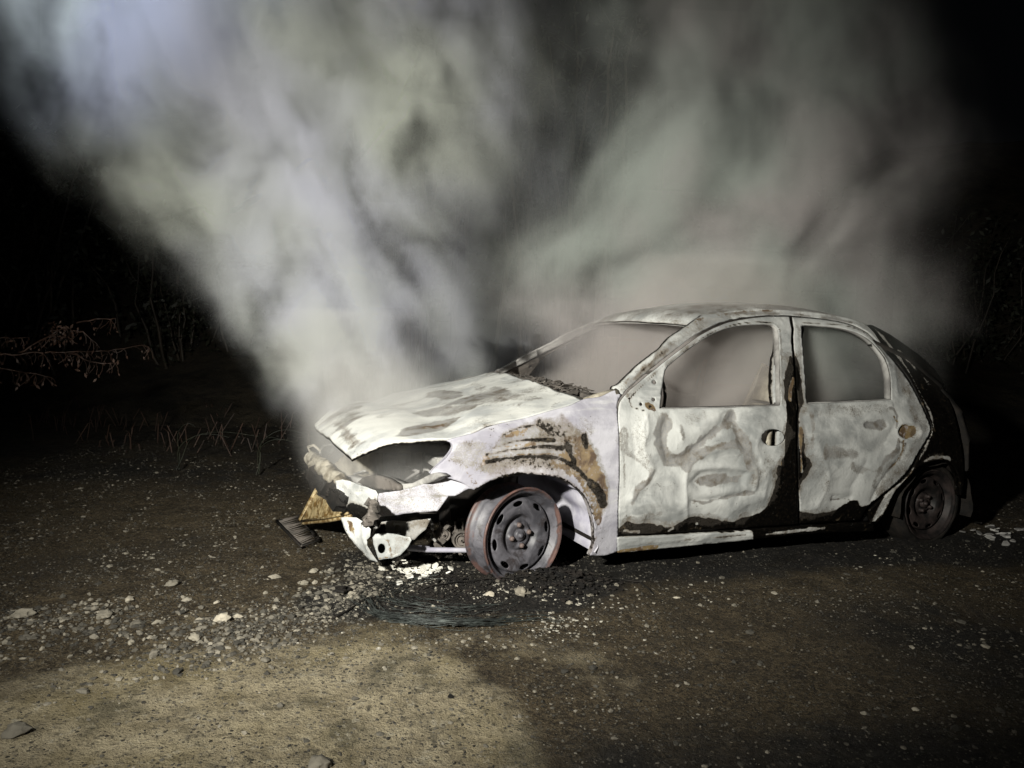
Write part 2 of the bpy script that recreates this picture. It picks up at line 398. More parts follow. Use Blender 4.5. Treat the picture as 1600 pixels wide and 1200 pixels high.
# near front wing
arch_f = Z1([(1478, 985), (1498, 930), (1497, 850), (1482, 770), (1455, 700), (1415, 655), (1350, 612), (1275, 588), (1200, 578), (1120, 580), (1050, 592), (990, 608), (940, 632), (905, 655)])
fender_out = Z3([(690, 655), (790, 640), (885, 600), (925, 625), (902, 670), (898, 720), (903, 800), (910, 900), (912, 1050), (910, 1200)]) + [(966, 800), (964, 862)] + [(945, 868)] + arch_f + \
    Z1([(885, 652), (845, 625), (790, 605), (730, 590), (680, 576), (700, 550), (745, 512), (775, 478), (792, 445), (785, 425), (760, 412), (800, 398), (900, 372), (960, 345), (1060, 318), (1150, 300), (1280, 262), (1380, 235)])
F_soot = [('r', 'line', Z1([(1230, 330), (1290, 350), (1330, 360)]), .03, .52), ('r', 'line', Z1([(1340, 300), (1380, 340)]), .025, .5),
          ('r', 'line', Z1([(1000, 450), (1040, 385), (1130, 345), (1190, 335)]), .010, .62), ('r', 'line', Z1([(985, 455), (1100, 415), (1200, 408), (1300, 410)]), .012, .7),
          ('r', 'line', Z1([(960, 480), (1100, 455), (1250, 440), (1340, 450)]), .012, .62), ('r', 'line', Z1([(960, 515), (1100, 495), (1250, 490), (1350, 510), (1430, 560)]), .012, .7),
          ('r', 'line', Z1([(1370, 440), (1390, 490), (1400, 520)]), .02, .75), ('r', 'line', Z1([(1450, 390), (1460, 440)]), .02, .6), ('r', 'line', Z1([(1400, 540), (1470, 610), (1530, 680), (1550, 730)]), .022, .75),
          ('r', 'line', Z1([(1060, 535), (1180, 520), (1290, 545)]), .02, .45), ('r', 'line', Z1([(720, 600), (730, 650), (735, 590)]), .01, .6),
          ('r', 'line', arch_f[3:], .010, .62), ('r', 'line', Z1([(1500, 900), (1470, 960)]), .02, .4)]
fender_feats = [('b', 'poly', Z1([(980, 430), (1030, 360), (1150, 320), (1330, 290), (1400, 330), (1480, 400), (1560, 560), (1570, 740), (1530, 800), (1480, 700), (1400, 600), (1250, 545), (1100, 545), (960, 580), (900, 560), (930, 480)]), .02, .58),
                ('b', 'poly', Z1([(800, 420), (960, 400), (990, 430), (940, 520), (850, 560), (780, 500)]), .02, .5), ('b', 'line', Z3([(960, 800), (905, 900)]), .02, .3),
                ('g', 'poly', Z1([(1020, 400), (1080, 355), (1170, 345), (1150, 395), (1060, 410)]), .008, .62), ('g', 'poly', Z1([(1010, 440), (1080, 420), (1200, 418), (1220, 435), (1080, 455)]), .008, .66),
                ('g', 'poly', Z1([(940, 480), (990, 475), (960, 520), (920, 560)]), .012, .55), ('g', 'poly', Z1([(1360, 400), (1440, 395), (1500, 470), (1540, 560), (1565, 700), (1560, 760), (1500, 680), (1400, 580), (1330, 520), (1300, 500), (1350, 470)]), .02, .72),
                ('g', 'poly', Z1([(1480, 640), (1530, 730), (1540, 800), (1510, 860), (1490, 760)]), .015, .6), ('g', 'line', Z1([(960, 500), (1100, 480), (1300, 480)]), .008, .6), ('b', 'line', Z1([(1430, 300), (1480, 360)]), .03, .4), ('r', 'poly', Z1([(1230, 320), (1330, 300), (1400, 360), (1440, 440), (1380, 480), (1320, 440), (1260, 380)]), .03, .40), ('r', 'poly', Z1([(960, 500), (1100, 500), (1300, 505), (1400, 550), (1350, 590), (1200, 570), (1050, 575), (960, 600)]), .02, .34),
                ('g', 'line', Z1([(1300, 520), (1430, 600), (1490, 720)]), .03, .56), ('g', 'poly', Z1([(1330, 420), (1380, 380), (1440, 430), (1400, 480)]), .02, .5), ('g', 'line', Z1([(870, 560), (900, 620)]), .03, .4)] + F_soot
fender = side_panel('front_wing', fender_out, feats=fender_feats, mat=M['fender'], parent=car, step=.0075, wav=.003,
    dents=[('line', arch_f[2:-1], .016, -.014), ('line', Z1([(1500, 600), (1560, 720), (1530, 860)]), .02, -.006), ('line', Z1([(1000, 450), (1200, 405), (1330, 420)]), .012, .006), ('line', Z1([(960, 500), (1150, 470), (1350, 480)]), .012, -.006),
           ('line', Z1([(1000, 530), (1200, 515), (1380, 560)]), .01, .005), ('line', Z1([(1020, 400), (1180, 340)]), .015, -.004), ('line', Z1([(720, 560), (860, 600)]), .02, .006), ('line', Z1([(800, 450), (1000, 330), (1300, 270)]), .012, -.004)],
    lips=[(arch_f, .028, (.45, .25, .3)), (Z1([(680, 576), (745, 512), (775, 478), (792, 445), (785, 425)]), .02, (0, 0, .2))])
tag(fender, 'scorched front wing with rust and blistered paint over the wheel arch')

# front door
fd_out = Z2([(125, 1003), (124, 840), (128, 660), (127, 560), (124, 500), (130, 455), (160, 415), (220, 362), (310, 288), (400, 218), (470, 168), (560, 124), (650, 104), (740, 94), (838, 93), (846, 180), (855, 300), (864, 430), (868, 560), (872, 760), (874, 958), (600, 975), (350, 992)])
fd_win = Z2([(298, 478), (303, 430), (312, 370), (320, 318), (340, 292), (420, 227), (500, 174), (560, 146), (640, 129), (740, 124), (772, 128), (790, 145), (796, 200), (799, 330), (801, 440), (797, 463), (700, 468), (500, 474)])
fd_hole = Z2(ell(770, 597, 50, 35, 22))
mir = [Z2(ell(278, 367, 8, 9, 10)), Z2(ell(272, 439, 8, 8, 10)), Z2(ell(219, 458, 6, 7, 10))]
fd_low = Z2([(100, 1010), (160, 960), (185, 968), (260, 968), (360, 962), (398, 930), (440, 925), (480, 935), (540, 940), (640, 936), (700, 905), (740, 880), (775, 810), (785, 760), (780, 720), (805, 690), (818, 640), (826, 585), (822, 520), (815, 470), (820, 380), (832, 300), (842, 262), (860, 300), (870, 480), (900, 700), (900, 1010)])
door_feats = [('b', 'line', Z2([(150, 620), (150, 560)]), .03, .55), ('b', 'line', Z2([(230, 700), (265, 740), (245, 780), (200, 810), (180, 870)]), .022, .75), ('b', 'line', Z2([(150, 640), (220, 700)]), .02, .6),
    ('b', 'line', Z2([(330, 530), (310, 580), (315, 650), (330, 690), (380, 690), (450, 640), (520, 580), (590, 540), (605, 505)]), .042, 1.), ('b', 'line', Z2([(385, 550), (395, 600)]), .025, .6),
    ('b', 'line', Z2([(610, 500), (620, 560), (640, 620), (680, 700)]), .042, .85), ('b', 'line', Z2([(200, 520), (210, 640), (250, 700)]), .05, .34), ('b', 'line', Z2([(700, 780), (760, 700)]), .05, .38), ('b', 'line', Z2([(420, 520), (500, 500)]), .05, .36), ('b', 'line', Z2([(410, 720), (440, 680), (520, 640), (620, 620), (660, 640)]), .034, .95), ('b', 'poly', Z2([(430, 780), (470, 755), (560, 745), (640, 760), (630, 790), (540, 805), (460, 800)]), .012, .8),
    ('b', 'line', Z2([(430, 855), (480, 870), (560, 850), (640, 835), (690, 830)]), .020, 1.), ('g', 'line', Z2([(430, 850), (440, 880)]), .02, .45), ('g', 'line', Z2([(640, 780), (460, 790)]), .03, .33), ('b', 'line', Z2([(235, 935), (250, 930)]), .035, .5), ('b', 'line', Z2([(290, 912), (296, 912)]), .012, .6), ('b', 'line', Z2([(690, 700), (700, 740)]), .03, .5),
    ('b', 'line', Z2([(160, 420), (300, 310), (450, 190)]), .016, .6), ('b', 'line', Z2([(800, 150), (805, 300), (806, 460)]), .008, .7), ('b', 'line', Z2([(140, 560), (150, 800)]), .012, .5),
    ('b', 'line', fd_low[1:24], .045, .52), ('r', 'poly', fd_low, .006, 1.), ('g', 'line', Z2([(858, 320), (848, 380), (835, 440), (850, 470)]), .014, .9), ('r', 'line', Z2([(852, 350), (842, 390), (838, 440)]), .012, .0),
    ('g', 'line', Z2([(810, 690), (800, 720)]), .012, .8), ('r', 'line', Z2([(800, 705)]), .02, .2), ('r', 'line', Z2([(330, 985), (350, 975)]), .012, .2), ('r', 'line', Z2([(450, 955), (452, 958)]), .008, .2), ('r', 'line', Z2([(150, 985), (210, 990)]), .007, .3), ('r', 'line', Z2([(170, 440), (215, 390), (300, 318), (430, 215), (530, 152), (640, 120), (770, 116)]), .004, .75),
    ('r', 'line', Z2([(165, 425), (180, 470), (230, 484)]), .004, .6), ('g', 'line', Z2([(245, 462), (262, 470)]), .018, .8), ('r', 'line', Z2([(255, 466)]), .014, .6)]
door_dents = [('line', Z2([(240, 500), (230, 640), (265, 730), (230, 790), (180, 850)]), .022, -.016), ('line', Z2([(180, 560), (200, 700)]), .03, .012), ('line', Z2([(330, 530), (312, 600), (335, 690), (400, 680), (520, 580), (600, 520)]), .030, .022), ('line', Z2([(380, 560), (390, 610)]), .03, -.012),
    ('line', Z2([(610, 500), (630, 600), (690, 710)]), .03, .018), ('line', Z2([(470, 560), (540, 510)]), .035, -.012), ('line', Z2([(405, 930), (402, 800), (408, 740), (450, 690), (560, 640), (650, 650), (700, 740), (690, 820)]), .018, -.016), ('poly', Z2([(430, 780), (470, 740), (560, 730), (660, 745), (650, 800), (540, 820), (460, 815)]), .02, .020),
    ('line', Z2([(430, 730), (560, 722), (680, 735)]), .012, -.012), ('line', Z2([(430, 862), (560, 850), (690, 828)]), .016, .016), ('line', Z2([(200, 880), (290, 870), (370, 900)]), .05, -.016), ('line', Z2([(250, 940), (340, 950)]), .02, .014), ('line', Z2([(720, 560), (700, 640), (740, 740), (730, 840)]), .035, -.014), ('line', Z2([(600, 900), (700, 860)]), .035, -.012),
    ('line', Z2([(700, 520), (820, 520)]), .03, .006), ('line', Z2([(130, 1000), (170, 940), (165, 880)]), .02, .008), ('line', Z2([(180, 440), (300, 345)]), .01, .008), ('line', Z2([(200, 484), (500, 490), (810, 478)]), .008, -.008), ('line', Z2([(360, 230), (470, 160), (600, 112), (800, 108)]), .008, -.008)]
fdoor = side_panel('front_door', fd_out, [fd_win, fd_hole] + mir, door_feats, door_dents, M['paint'], car, off=.002, thick=.008, step=.0078, wav=.008)
tag(fdoor, 'front door with warped ash white skin, charred black bottom and empty window')
# rear door
rd_out = Z2([(880, 955), (878, 760), (876, 560), (872, 430), (864, 300), (856, 180), (850, 95), (960, 104), (1050, 118), (1120, 140), (1180, 180), (1230, 232), (1290, 305), (1345, 385), (1395, 480), (1422, 545), (1420, 580), (1370, 665), (1325, 740), (1240, 822), (1165, 885), (1130, 940), (1000, 948)])
rd_win = Z2([(908, 456), (902, 360), (894, 240), (889, 160), (893, 131), (940, 130), (1030, 138), (1100, 155), (1160, 185), (1200, 222), (1238, 275), (1258, 345), (1262, 440), (1150, 446), (1000, 452)])
rd_low = Z2([(840, 900), (850, 890), (860, 850), (880, 800), (900, 760), (930, 715), (925, 690), (905, 660), (890, 600), (880, 500), (892, 400), (880, 300), (862, 260), (840, 500), (820, 1000), (1200, 1000), (1240, 830), (1150, 880), (1090, 862), (1060, 880), (1020, 900), (960, 912), (900, 912)])
rdoor_feats = [('b', 'line', Z2([(925, 500), (935, 560), (930, 640)]), .02, .6), ('b', 'line', Z2([(950, 500), (1050, 480), (1120, 475), (1160, 490), (1200, 468), (1270, 475), (1290, 510), (1285, 560)]), .009, .9), ('b', 'poly', Z2(ell(1197, 545, 55, 22)), .012, .9), ('b', 'line', Z2([(1290, 610), (1285, 650), (1230, 700), (1200, 760)]), .022, .8), ('b', 'line', Z2([(1000, 655), (1110, 665)]), .05, .6), ('b', 'line', Z2([(960, 720), (1000, 840)]), .05, .36), ('b', 'line', Z2([(950, 480), (1240, 480)]), .04, .38),
    ('b', 'line', Z2([(1100, 720), (1200, 740), (1190, 800)]), .04, .5), ('b', 'line', Z2([(1010, 855), (1090, 855)]), .008, .9), ('b', 'poly', Z2([(1280, 240), (1340, 380), (1420, 560), (1330, 730), (1180, 880), (1230, 700), (1330, 640), (1340, 480), (1280, 380)]), .03, .5), ('b', 'line', Z2([(870, 130), (885, 300), (895, 470)]), .02, .5),
    ('g', 'poly', Z2(ell(1338, 573, 44, 30)), .006, .85), ('g', 'line', Z2([(1275, 510), (1290, 530)]), .012, .6), ('g', 'line', Z2([(1310, 610), (1300, 680), (1250, 730)]), .014, .62), ('g', 'line', Z2([(1410, 500), (1415, 580), (1380, 650)]), .014, .45),
    ('b', 'line', rd_low[:13], .045, .50), ('b', 'line', rd_low[20:], .045, .50), ('r', 'poly', rd_low, .006, 1.), ('r', 'line', Z2([(882, 540), (885, 640), (890, 740)]), .010, .0), ('g', 'line', Z2([(885, 560), (888, 660), (885, 740)]), .014, .85), ('r', 'line', Z2([(1290, 610), (1320, 625), (1300, 690)]), .010, .42),
    ('r', 'line', Z2([(880, 120), (1000, 122), (1110, 142), (1180, 190), (1240, 262)]), .004, .6)]
rdoor_dents = [('poly', Z2(ell(1338, 573, 44, 31)), .006, .022), ('line', Z2(ell(1338, 573, 52, 38, 16)), .007, -.005), ('poly', Z2(ell(1197, 545, 50, 18)), .012, .014), ('line', Z2([(920, 500), (1000, 560), (1200, 590), (1280, 640)]), .05, -.012), ('line', Z2([(950, 620), (1000, 760), (950, 880)]), .04, -.014), ('line', Z2([(1020, 850), (1090, 850)]), .014, .012), ('line', Z2([(1230, 620), (1290, 520)]), .03, .010), ('line', Z2([(1300, 680), (1220, 780), (1180, 860)]), .02, .012),
    ('line', Z2([(1160, 700), (1100, 800)]), .045, .012), ('line', Z2([(1268, 260), (1285, 420), (1320, 440), (1340, 400)]), .008, -.008), ('line', Z2([(900, 465), (1260, 456)]), .009, -.009), ('line', Z2([(880, 112), (1050, 130), (1180, 195), (1270, 320)]), .008, -.008)]
rdoor = side_panel('rear_door', rd_out, [rd_win], rdoor_feats, rdoor_dents, M['paint'], car, off=.002, thick=.008, step=.0085, wav=.006)
tag(rdoor, 'rear door with warped ash white skin, empty window and brown handle recess')
def window_frame(hole, parent, dep=.034, wd=.010, off=.006, mat=None):
    """folded metal channel round the inside of a window opening"""
    L = resample([sp(*p) for p in hole], .012); c = L.mean(0); n = len(L); bm = bmesh.new(); rows = []
    T = np.roll(L, -1, 0) - np.roll(L, 1, 0); T /= np.linalg.norm(T, axis=1)[:, None]; Nn = np.c_[T[:, 1], -T[:, 0]]
    if ((L + Nn * .01 - c) ** 2).sum() < ((L - c) ** 2).sum(): Nn = -Nn
    for q, nn in zip(L, Nn):
        y = float(S(*q)) + off; row = []
        for t, e in ((0, .001), (dep, .001), (dep, wd), (dep + .004, wd), (dep + .004, -.004), (.0, -.003)):
            p = q + nn * e; row.append(bm.verts.new((p[0], y + t, p[1])))
        rows.append(row)
    for i in range(n):
        a, b = rows[i], rows[(i + 1) % n]
        for j in range(6): bm.faces.new((a[j], a[(j + 1) % 6], b[(j + 1) % 6], b[j]))
    return done('window_frame', bm, mat or M['grey'], parent)
for d, h in ((fdoor, fd_win), (rdoor, rd_win)): window_frame(h, d)
# inner door skins: the latch seen through the handle hole
bm = bmesh.new(); q = on_side(*Z2([(775, 600)])[0]); box(bm, q + (-.012, .03, -.07), q + (.014, .05, .06)); tube([q + (-.03, .04, -.05), q + (0, .035, 0), q + (.012, .04, .05)], .006, 6, bm)
done('door_latch', bm, M['warm'], fdoor)

# pillars, roof rail and rear quarter (one pressing on each side)
rail_up = Z3([(880, 592), (925, 560), (1010, 478), (1080, 415), (1170, 345), (1240, 272), (1310, 225), (1385, 172), (1440, 135)]) + Z2([(520, 84), (600, 70), (700, 63), (820, 66), (950, 76), (1050, 92), (1110, 106), (1165, 130), (1210, 168), (1250, 215)])
rail_low_f = Z2([(120, 482), (126, 448), (156, 405), (216, 352), (306, 278), (396, 208), (466, 158), (556, 116), (650, 96), (740, 87), (845, 88), (960, 98), (1050, 112), (1120, 132), (1165, 155), (1205, 190), (1240, 226)])
rail = side_panel('roof_rail', rail_up + rail_low_f[::-1], feats=[('b', 'poly', rail_up + rail_low_f[::-1], .02, .50), ('g', 'line', Z3([(900, 620), (1000, 520), (1150, 400), (1300, 270), (1400, 180)]), .018, .42), ('b', 'line', Z3([(1000, 560), (1150, 420), (1260, 330)]), .03, .9), ('r', 'line', Z3([(1010, 530), (1120, 420), (1220, 345)]), .012, .46), ('g', 'line', Z2([(440, 110), (600, 78), (750, 66), (900, 74)]), .012, .5), ('b', 'line', Z2([(560, 80), (800, 80), (1100, 115)]), .012, .75), ('r', 'line', Z2([(800, 72), (900, 84)]), .008, .5)],
    mat=M['paint'], parent=car, off=.010, thick=.03, step=.0075, wav=.003, jag=.006, dents=[('line', Z3([(925, 600), (1080, 450), (1260, 300), (1400, 210)]), .010, -.010)])
tag(rail, 'front pillar and roof rail pitted with grey scale')
bpl = side_panel('centre_pillar', Z2([(815, 88), (900, 88), (915, 470), (925, 960), (800, 965), (800, 470)]), feats=[('r', 'poly', Z2([(760, 40), (960, 40), (960, 1010), (760, 1010)]), .01, 1.)], mat=M['paint'], parent=car, off=.035, thick=.04, step=.012, jag=.01)
sill = side_panel('sill', Z2([(118, 1012), (350, 1003), (600, 988), (880, 968), (1060, 958), (1180, 952), (1185, 985), (1000, 992), (820, 1005), (660, 1022), (300, 1058), (118, 1076)]),
    feats=[('r', 'poly', Z2([(660, 940), (1300, 900), (1300, 1050), (680, 1060)]), .01, .9), ('r', 'line', Z2([(150, 1006), (600, 985), (900, 962)]), .006, .8), ('r', 'line', Z2([(735, 1000), (800, 990), (900, 980), (980, 972)]), .012, .1), ('b', 'line', Z2([(735, 1000), (980, 972)]), .012, .5), ('g', 'line', Z2([(125, 1070), (200, 1060), (280, 1052)]), .014, .75), ('b', 'line', Z2([(400, 1020), (640, 1000)]), .01, .5), ('r', 'line', Z2([(150, 1040), (400, 1020), (650, 1000)]), .003, .6)],
    mat=M['paint'], parent=car, off=-.004, thick=.05, step=.008, jag=.008, dents=[('line', Z2([(130, 1038), (660, 1005), (1150, 965)]), .008, -.008)])
arch_r = Z6([(285, 945), (330, 880), (370, 790), (420, 715), (475, 665), (530, 610), (590, 575), (650, 556), (710, 556), (758, 585), (788, 640), (802, 700), (806, 780)])
qp_out = Z2([(1165, 130), (1185, 128), (1280, 180), (1400, 270), (1470, 350), (1515, 450), (1545, 540), (1560, 620), (1568, 700), (1568, 780)]) + arch_r[::-1] + Z6([(245, 945)]) + Z2([(1175, 900), (1250, 832), (1338, 748), (1385, 668), (1432, 585), (1434, 545), (1405, 475), (1352, 375), (1298, 295), (1236, 224)])
quarter = side_panel('rear_quarter', qp_out, feats=[('r', 'poly', [(1200, 430), (1640, 430), (1640, 950), (1200, 950)], .01, 1.), ('r', 'line', Z6([(270, 930), (330, 840), (400, 740), (430, 700)]), .030, .0), ('r', 'line', Z6([(430, 690), (520, 600)]), .016, .38), ('b', 'line', Z6([(260, 930), (340, 840), (420, 700)]), .04, .5), ('r', 'line', Z6([(570, 570), (620, 545), (690, 535), (740, 548)]), .015, .15), ('b', 'line', Z6([(570, 570), (690, 530)]), .03, .5), ('r', 'line', Z2([(1190, 140), (1260, 215), (1330, 310), (1400, 440), (1440, 560), (1380, 690)]), .014, .42), ('r', 'line', Z2([(1300, 240), (1420, 370)]), .02, .47), ('g', 'line', Z6([(440, 680), (500, 630)]), .02, .6)],
    mat=M['paint'], parent=car, off=.006, thick=.02, step=.010, lips=[(arch_r, .03, (.9, 0, 0))], dents=[('line', arch_r, .014, -.012), ('line', Z6([(690, 190), (800, 420)]), .06, .02)])
tag(quarter, 'soot blackened rear quarter with a pale strip in front of the wheel arch')
cap = side_panel('quarter_dent', Z6(ell(668, 175, 14, 18, 10)), feats=[('r', 'line', Z6([(668, 175)]), .1, 1.)], mat=M['black'], parent=quarter, off=.0, thick=.01, step=.012) if False else None

# far side: the same pressings mirrored, seen from inside
def mirror(o, name, mat):
    me = o.data.copy(); me.materials.clear(); me.materials.append(mat); n = len(me.vertices); co = np.empty(n * 3); me.vertices.foreach_get('co', co); co[1::3] = W - co[1::3]; me.vertices.foreach_set('co', co); me.flip_normals()
    p = bpy.data.objects.new(name, me); C.objects.link(p); p.parent = car; return p
M['paint_far'] = M['warm']
fr_far = mirror(rail, 'roof_rail', M['grey'])
for o, nm, mt in ((fdoor, 'front_door', 'inner'), (rdoor, 'rear_door', 'inner'), (fender, 'front_wing', 'inner'), (sill, 'sill', 'black'), (bpl, 'centre_pillar', 'inner')): mirror(o, nm, M[mt])

# the far rear quarter is cut short under the lamp line: it hangs burnt away
fq = mirror(quarter, 'rear_quarter', M['black']); bm = bmesh.new(); bm.from_mesh(fq.data)
bmesh.ops.delete(bm, geom=[v for v in bm.verts if v.co.x > 2.72 and v.co.z < .36], context='VERTS'); bm.to_mesh(fq.data); bm.free()

# roof
rl = np.array([on_side(*p, off=.012) for p in rail_up[6:-2]]); rl = resample(rl, .03, False)
x0r = .975; rl = rl[rl[:, 0] > x0r - .02]
def roof_pts():
    V = []; nv = 44
    for i, q in enumerate(rl):
        s = (q[0] - rl[0][0]); fade = math.exp(-s / .35); half = W / 2 - q[1]
        for j in range(nv):
            v = -1 + 2 * j / (nv - 1); c = 1 - v * v; cr = (.018 + .030 * (1 - math.exp(-s / .18)))
            V.append((q[0] - .085 * fade * c - .0, W / 2 + v * half, q[2] + cr * (1 - abs(v) ** 2.6) - (.012 if i == 0 else 0)))
    return np.array(V), nv
RV, nv = roof_pts(); RV[:, 2] += (fbm(RV, 5, 3) - .5) * .014
Fq = [];
for i in range(len(rl) - 1):
    for j in range(nv - 1):
        a = i * nv + j; Fq += [(a, a + nv, a + nv + 1), (a, a + nv + 1, a + 1)]
Fq = np.array(Fq)[:, ::-1]
rb = np.zeros((len(RV), 3)); nz = fbm(RV, 4, 3); edge = 1 - np.abs(RV[:, 1] - W / 2) / .56; rb[:, 2] = .38 + (nz - .5) * 1.4; rb[:, 1] = np.clip(.62 - edge * 4, 0, .6) * (RV[:, 1] < .8); rb[:, 0] = np.clip((RV[:, 0] - 1.7) * .5, 0, .4)
roof = shell('roof', RV, Fq, np.tile((0, 0, -1.), (len(RV), 1)), .012, M['paint'], car, rb)
# windscreen header and its channel
hd = [Vector((rl[0][0] - .085 * (1 - v * v) + .012, W / 2 + v * (W / 2 - rl[0][1]), rl[0][2] + .018 * (1 - abs(v) ** 2.6) - .020)) for v in np.linspace(-1, 1, 25)]
bm = bmesh.new()
for a, b in zip(hd, hd[1:]): pass
tube(hd, .012, 6, bm); done('windscreen_header', bm, M['grey'], car)

# bonnet: near edge traced on the wing, far edge its mirror, crowned and buckled
hn = Z1([(290, 462), (345, 440), (440, 412), (550, 396), (680, 392), (800, 396), (900, 370), (960, 342), (1060, 316), (1150, 298), (1280, 260), (1380, 232), (1440, 205)])
he = np.array([on_side(*p, off=.006) for p in hn]); he = resample(he, .018, False); he[:, 1] = np.maximum.accumulate(he[::-1, 1])[::-1] * .3 + he[:, 1] * .7
def hood_grid():
    nv = 90; V = np.zeros((len(he), nv, 3)); x0, x1 = he[0][0], he[-1][0]
    for i, q in enumerate(he):
        s = (q[0] - x0) / (x1 - x0); half = W / 2 - q[1]
        v = np.linspace(-1, 1, nv); c = 1 - v * v
        cr = .030 + .024 * math.sin(math.pi * min(1, s * 1.15) * .5)
        V[i, :, 0] = q[0] - (.022 * (1 - s) ** 2) * c - .03 * s ** 3 * c + .07 * (1 - s) ** 3 * np.clip(v, 0, 1) ** 3
        V[i, :, 1] = W / 2 + v * half * np.where(v > 0, 1 - .16 * max(0, 1 - s / .22) ** 2, 1)
        V[i, :, 2] = q[2] + cr * (1 - np.abs(v) ** 2.2) + .012 * np.exp(-((v - .25) / .4) ** 2) * math.exp(-((s - .85) / .2) ** 2) - .03 * (1 - s) ** 6 - .022 * np.clip(v - .2, 0, 1) * max(0, s - .55) / .45
    return V
HV = hood_grid(); nh, nvv = HV.shape[:2]; HP = HV.reshape(-1, 3)
def hood_proj(px, py):
    """car-frame x, y of the bonnet point seen there"""
    o, d = car_ray(px, py); z = .7
    for _ in range(20):
        k = (z - o[2]) / d[2]; q = o + k * d; j = ((HP[:, :2] - q[:2]) ** 2).sum(1).argmin(); z = .7 * z + .3 * HP[j, 2]
        if abs(d[2]) < 1e-3: break
    dd = HP - o; t = dd @ d / (d @ d); e = np.linalg.norm(dd - t[:, None] * d, axis=1); j = e.argmin(); return HP[j, :2]
hood_feats = [('b', 'poly', Z1([(585, 275), (700, 248), (850, 226), (930, 232), (880, 262), (760, 285), (640, 295)]), .012, .62), ('b', 'poly', Z1([(500, 390), (560, 340), (700, 312), (840, 287), (790, 335), (650, 372), (560, 396)]), .012, .75),
    ('g', 'poly', Z1([(590, 370), (640, 335), (790, 300), (760, 335), (650, 365)]), .012, .50), ('b', 'poly', Z1([(650, 172), (740, 150), (840, 160), (850, 182), (760, 202), (660, 188)]), .010, .6), ('b', 'poly', Z1([(470, 232), (600, 206), (590, 222), (500, 242)]), .01, .55),
    ('b', 'poly', Z1([(760, 225), (880, 180), (1000, 140), (1100, 175), (1180, 215), (1000, 215), (900, 225)]), .015, .5), ('b', 'poly', Z1([(160, 310), (260, 240), (380, 205), (340, 260), (300, 330), (240, 380)]), .03, .42), ('b', 'line', Z1([(420, 300), (520, 270)]), .03, .45), ('b', 'line', Z1([(900, 120), (1000, 200), (1200, 200)]), .04, .4), ('b', 'line', Z1([(1020, 245), (1180, 235)]), .02, .4), ('b', 'line', Z1([(200, 330), (300, 420), (330, 440)]), .03, .5), ('r', 'line', Z1([(220, 350), (290, 430)]), .012, .4), ('b', 'line', Z1([(600, 420), (750, 400)]), .02, .3)]
# evaluate masks in (x, y)
HB = masks(HP[:, :2], hood_feats, hood_proj)
HB[:, 2] += np.clip((fbm(HP * (.8, 1.6, 1) + 2, 6, 4) - .50) * 2.2, 0, .42)
HP[:, 2] += (fbm(HP * (1.0, .7, 1), 5, 3) - .5) * .022 + (fbm(HP * (.6, 1.5, 1), 9, 2) - .5) * .008
Fh = []
for i in range(nh - 1):
    for j in range(nvv - 1):
        a = i * nvv + j; Fh += [(a, a + nvv, a + nvv + 1), (a, a + nvv + 1, a + 1)]
Fh = np.array(Fh)[:, ::-1]
hood = shell('bonnet', HP, Fh, np.tile((0, 0, -1.), (len(HP), 1)), .016, M['hood'], car, HB)
tag(hood, 'bleached bonnet with grey scale patches, ajar over the headlamp opening')

# scuttle below the windscreen with burnt debris
cw0 = np.array([.30, .12, .745]); bm = bmesh.new()
sc_pts = [Vector((.27 - .05 * (1 - v * v), W / 2 + v * .66, .755 + .028 * (1 - v * v))) for v in np.linspace(-1, 1, 20)]
for k, (dx, dz, rr) in enumerate(((.0, 0, .014), (.05, .004, .022), (.10, .0, .02))): tube([p + Vector((dx, 0, dz)) for p in sc_pts], rr, 6, bm)
for _ in range(330):
    v = random.uniform(-.95, .6); p = Vector((.26 - .05 * (1 - v * v) + random.uniform(0, .12), W / 2 + v * .64, .775 + .03 * (1 - v * v) + random.uniform(-.005, .012)))
    s = random.uniform(.004, .015); box(bm, p - Vector((s, s * random.uniform(.6, 3), s * .15)), p + Vector((s, s * random.uniform(.6, 3), s * .15)), Matrix.Rotation(random.uniform(0, 3), 3, (random.uniform(-.3, .3), random.uniform(-.3, .3), 1)), .003)
done('scuttle', bm, M['inner'], car, False)
# end of wing / pillar foot
bm = bmesh.new(); a = car_on(1, .13, *Z3([(690, 668)])[0]); b = on_side(*Z3([(800, 640)])[0]); c = on_side(*Z3([(895, 600)])[0])
tube([a + (0, .05, -.02), b + (0, .03, -.012), c + (.01, .02, -.02)], [.022, .026, .03], 10, bm); done('pillar_foot', bm, M['warm'], car)

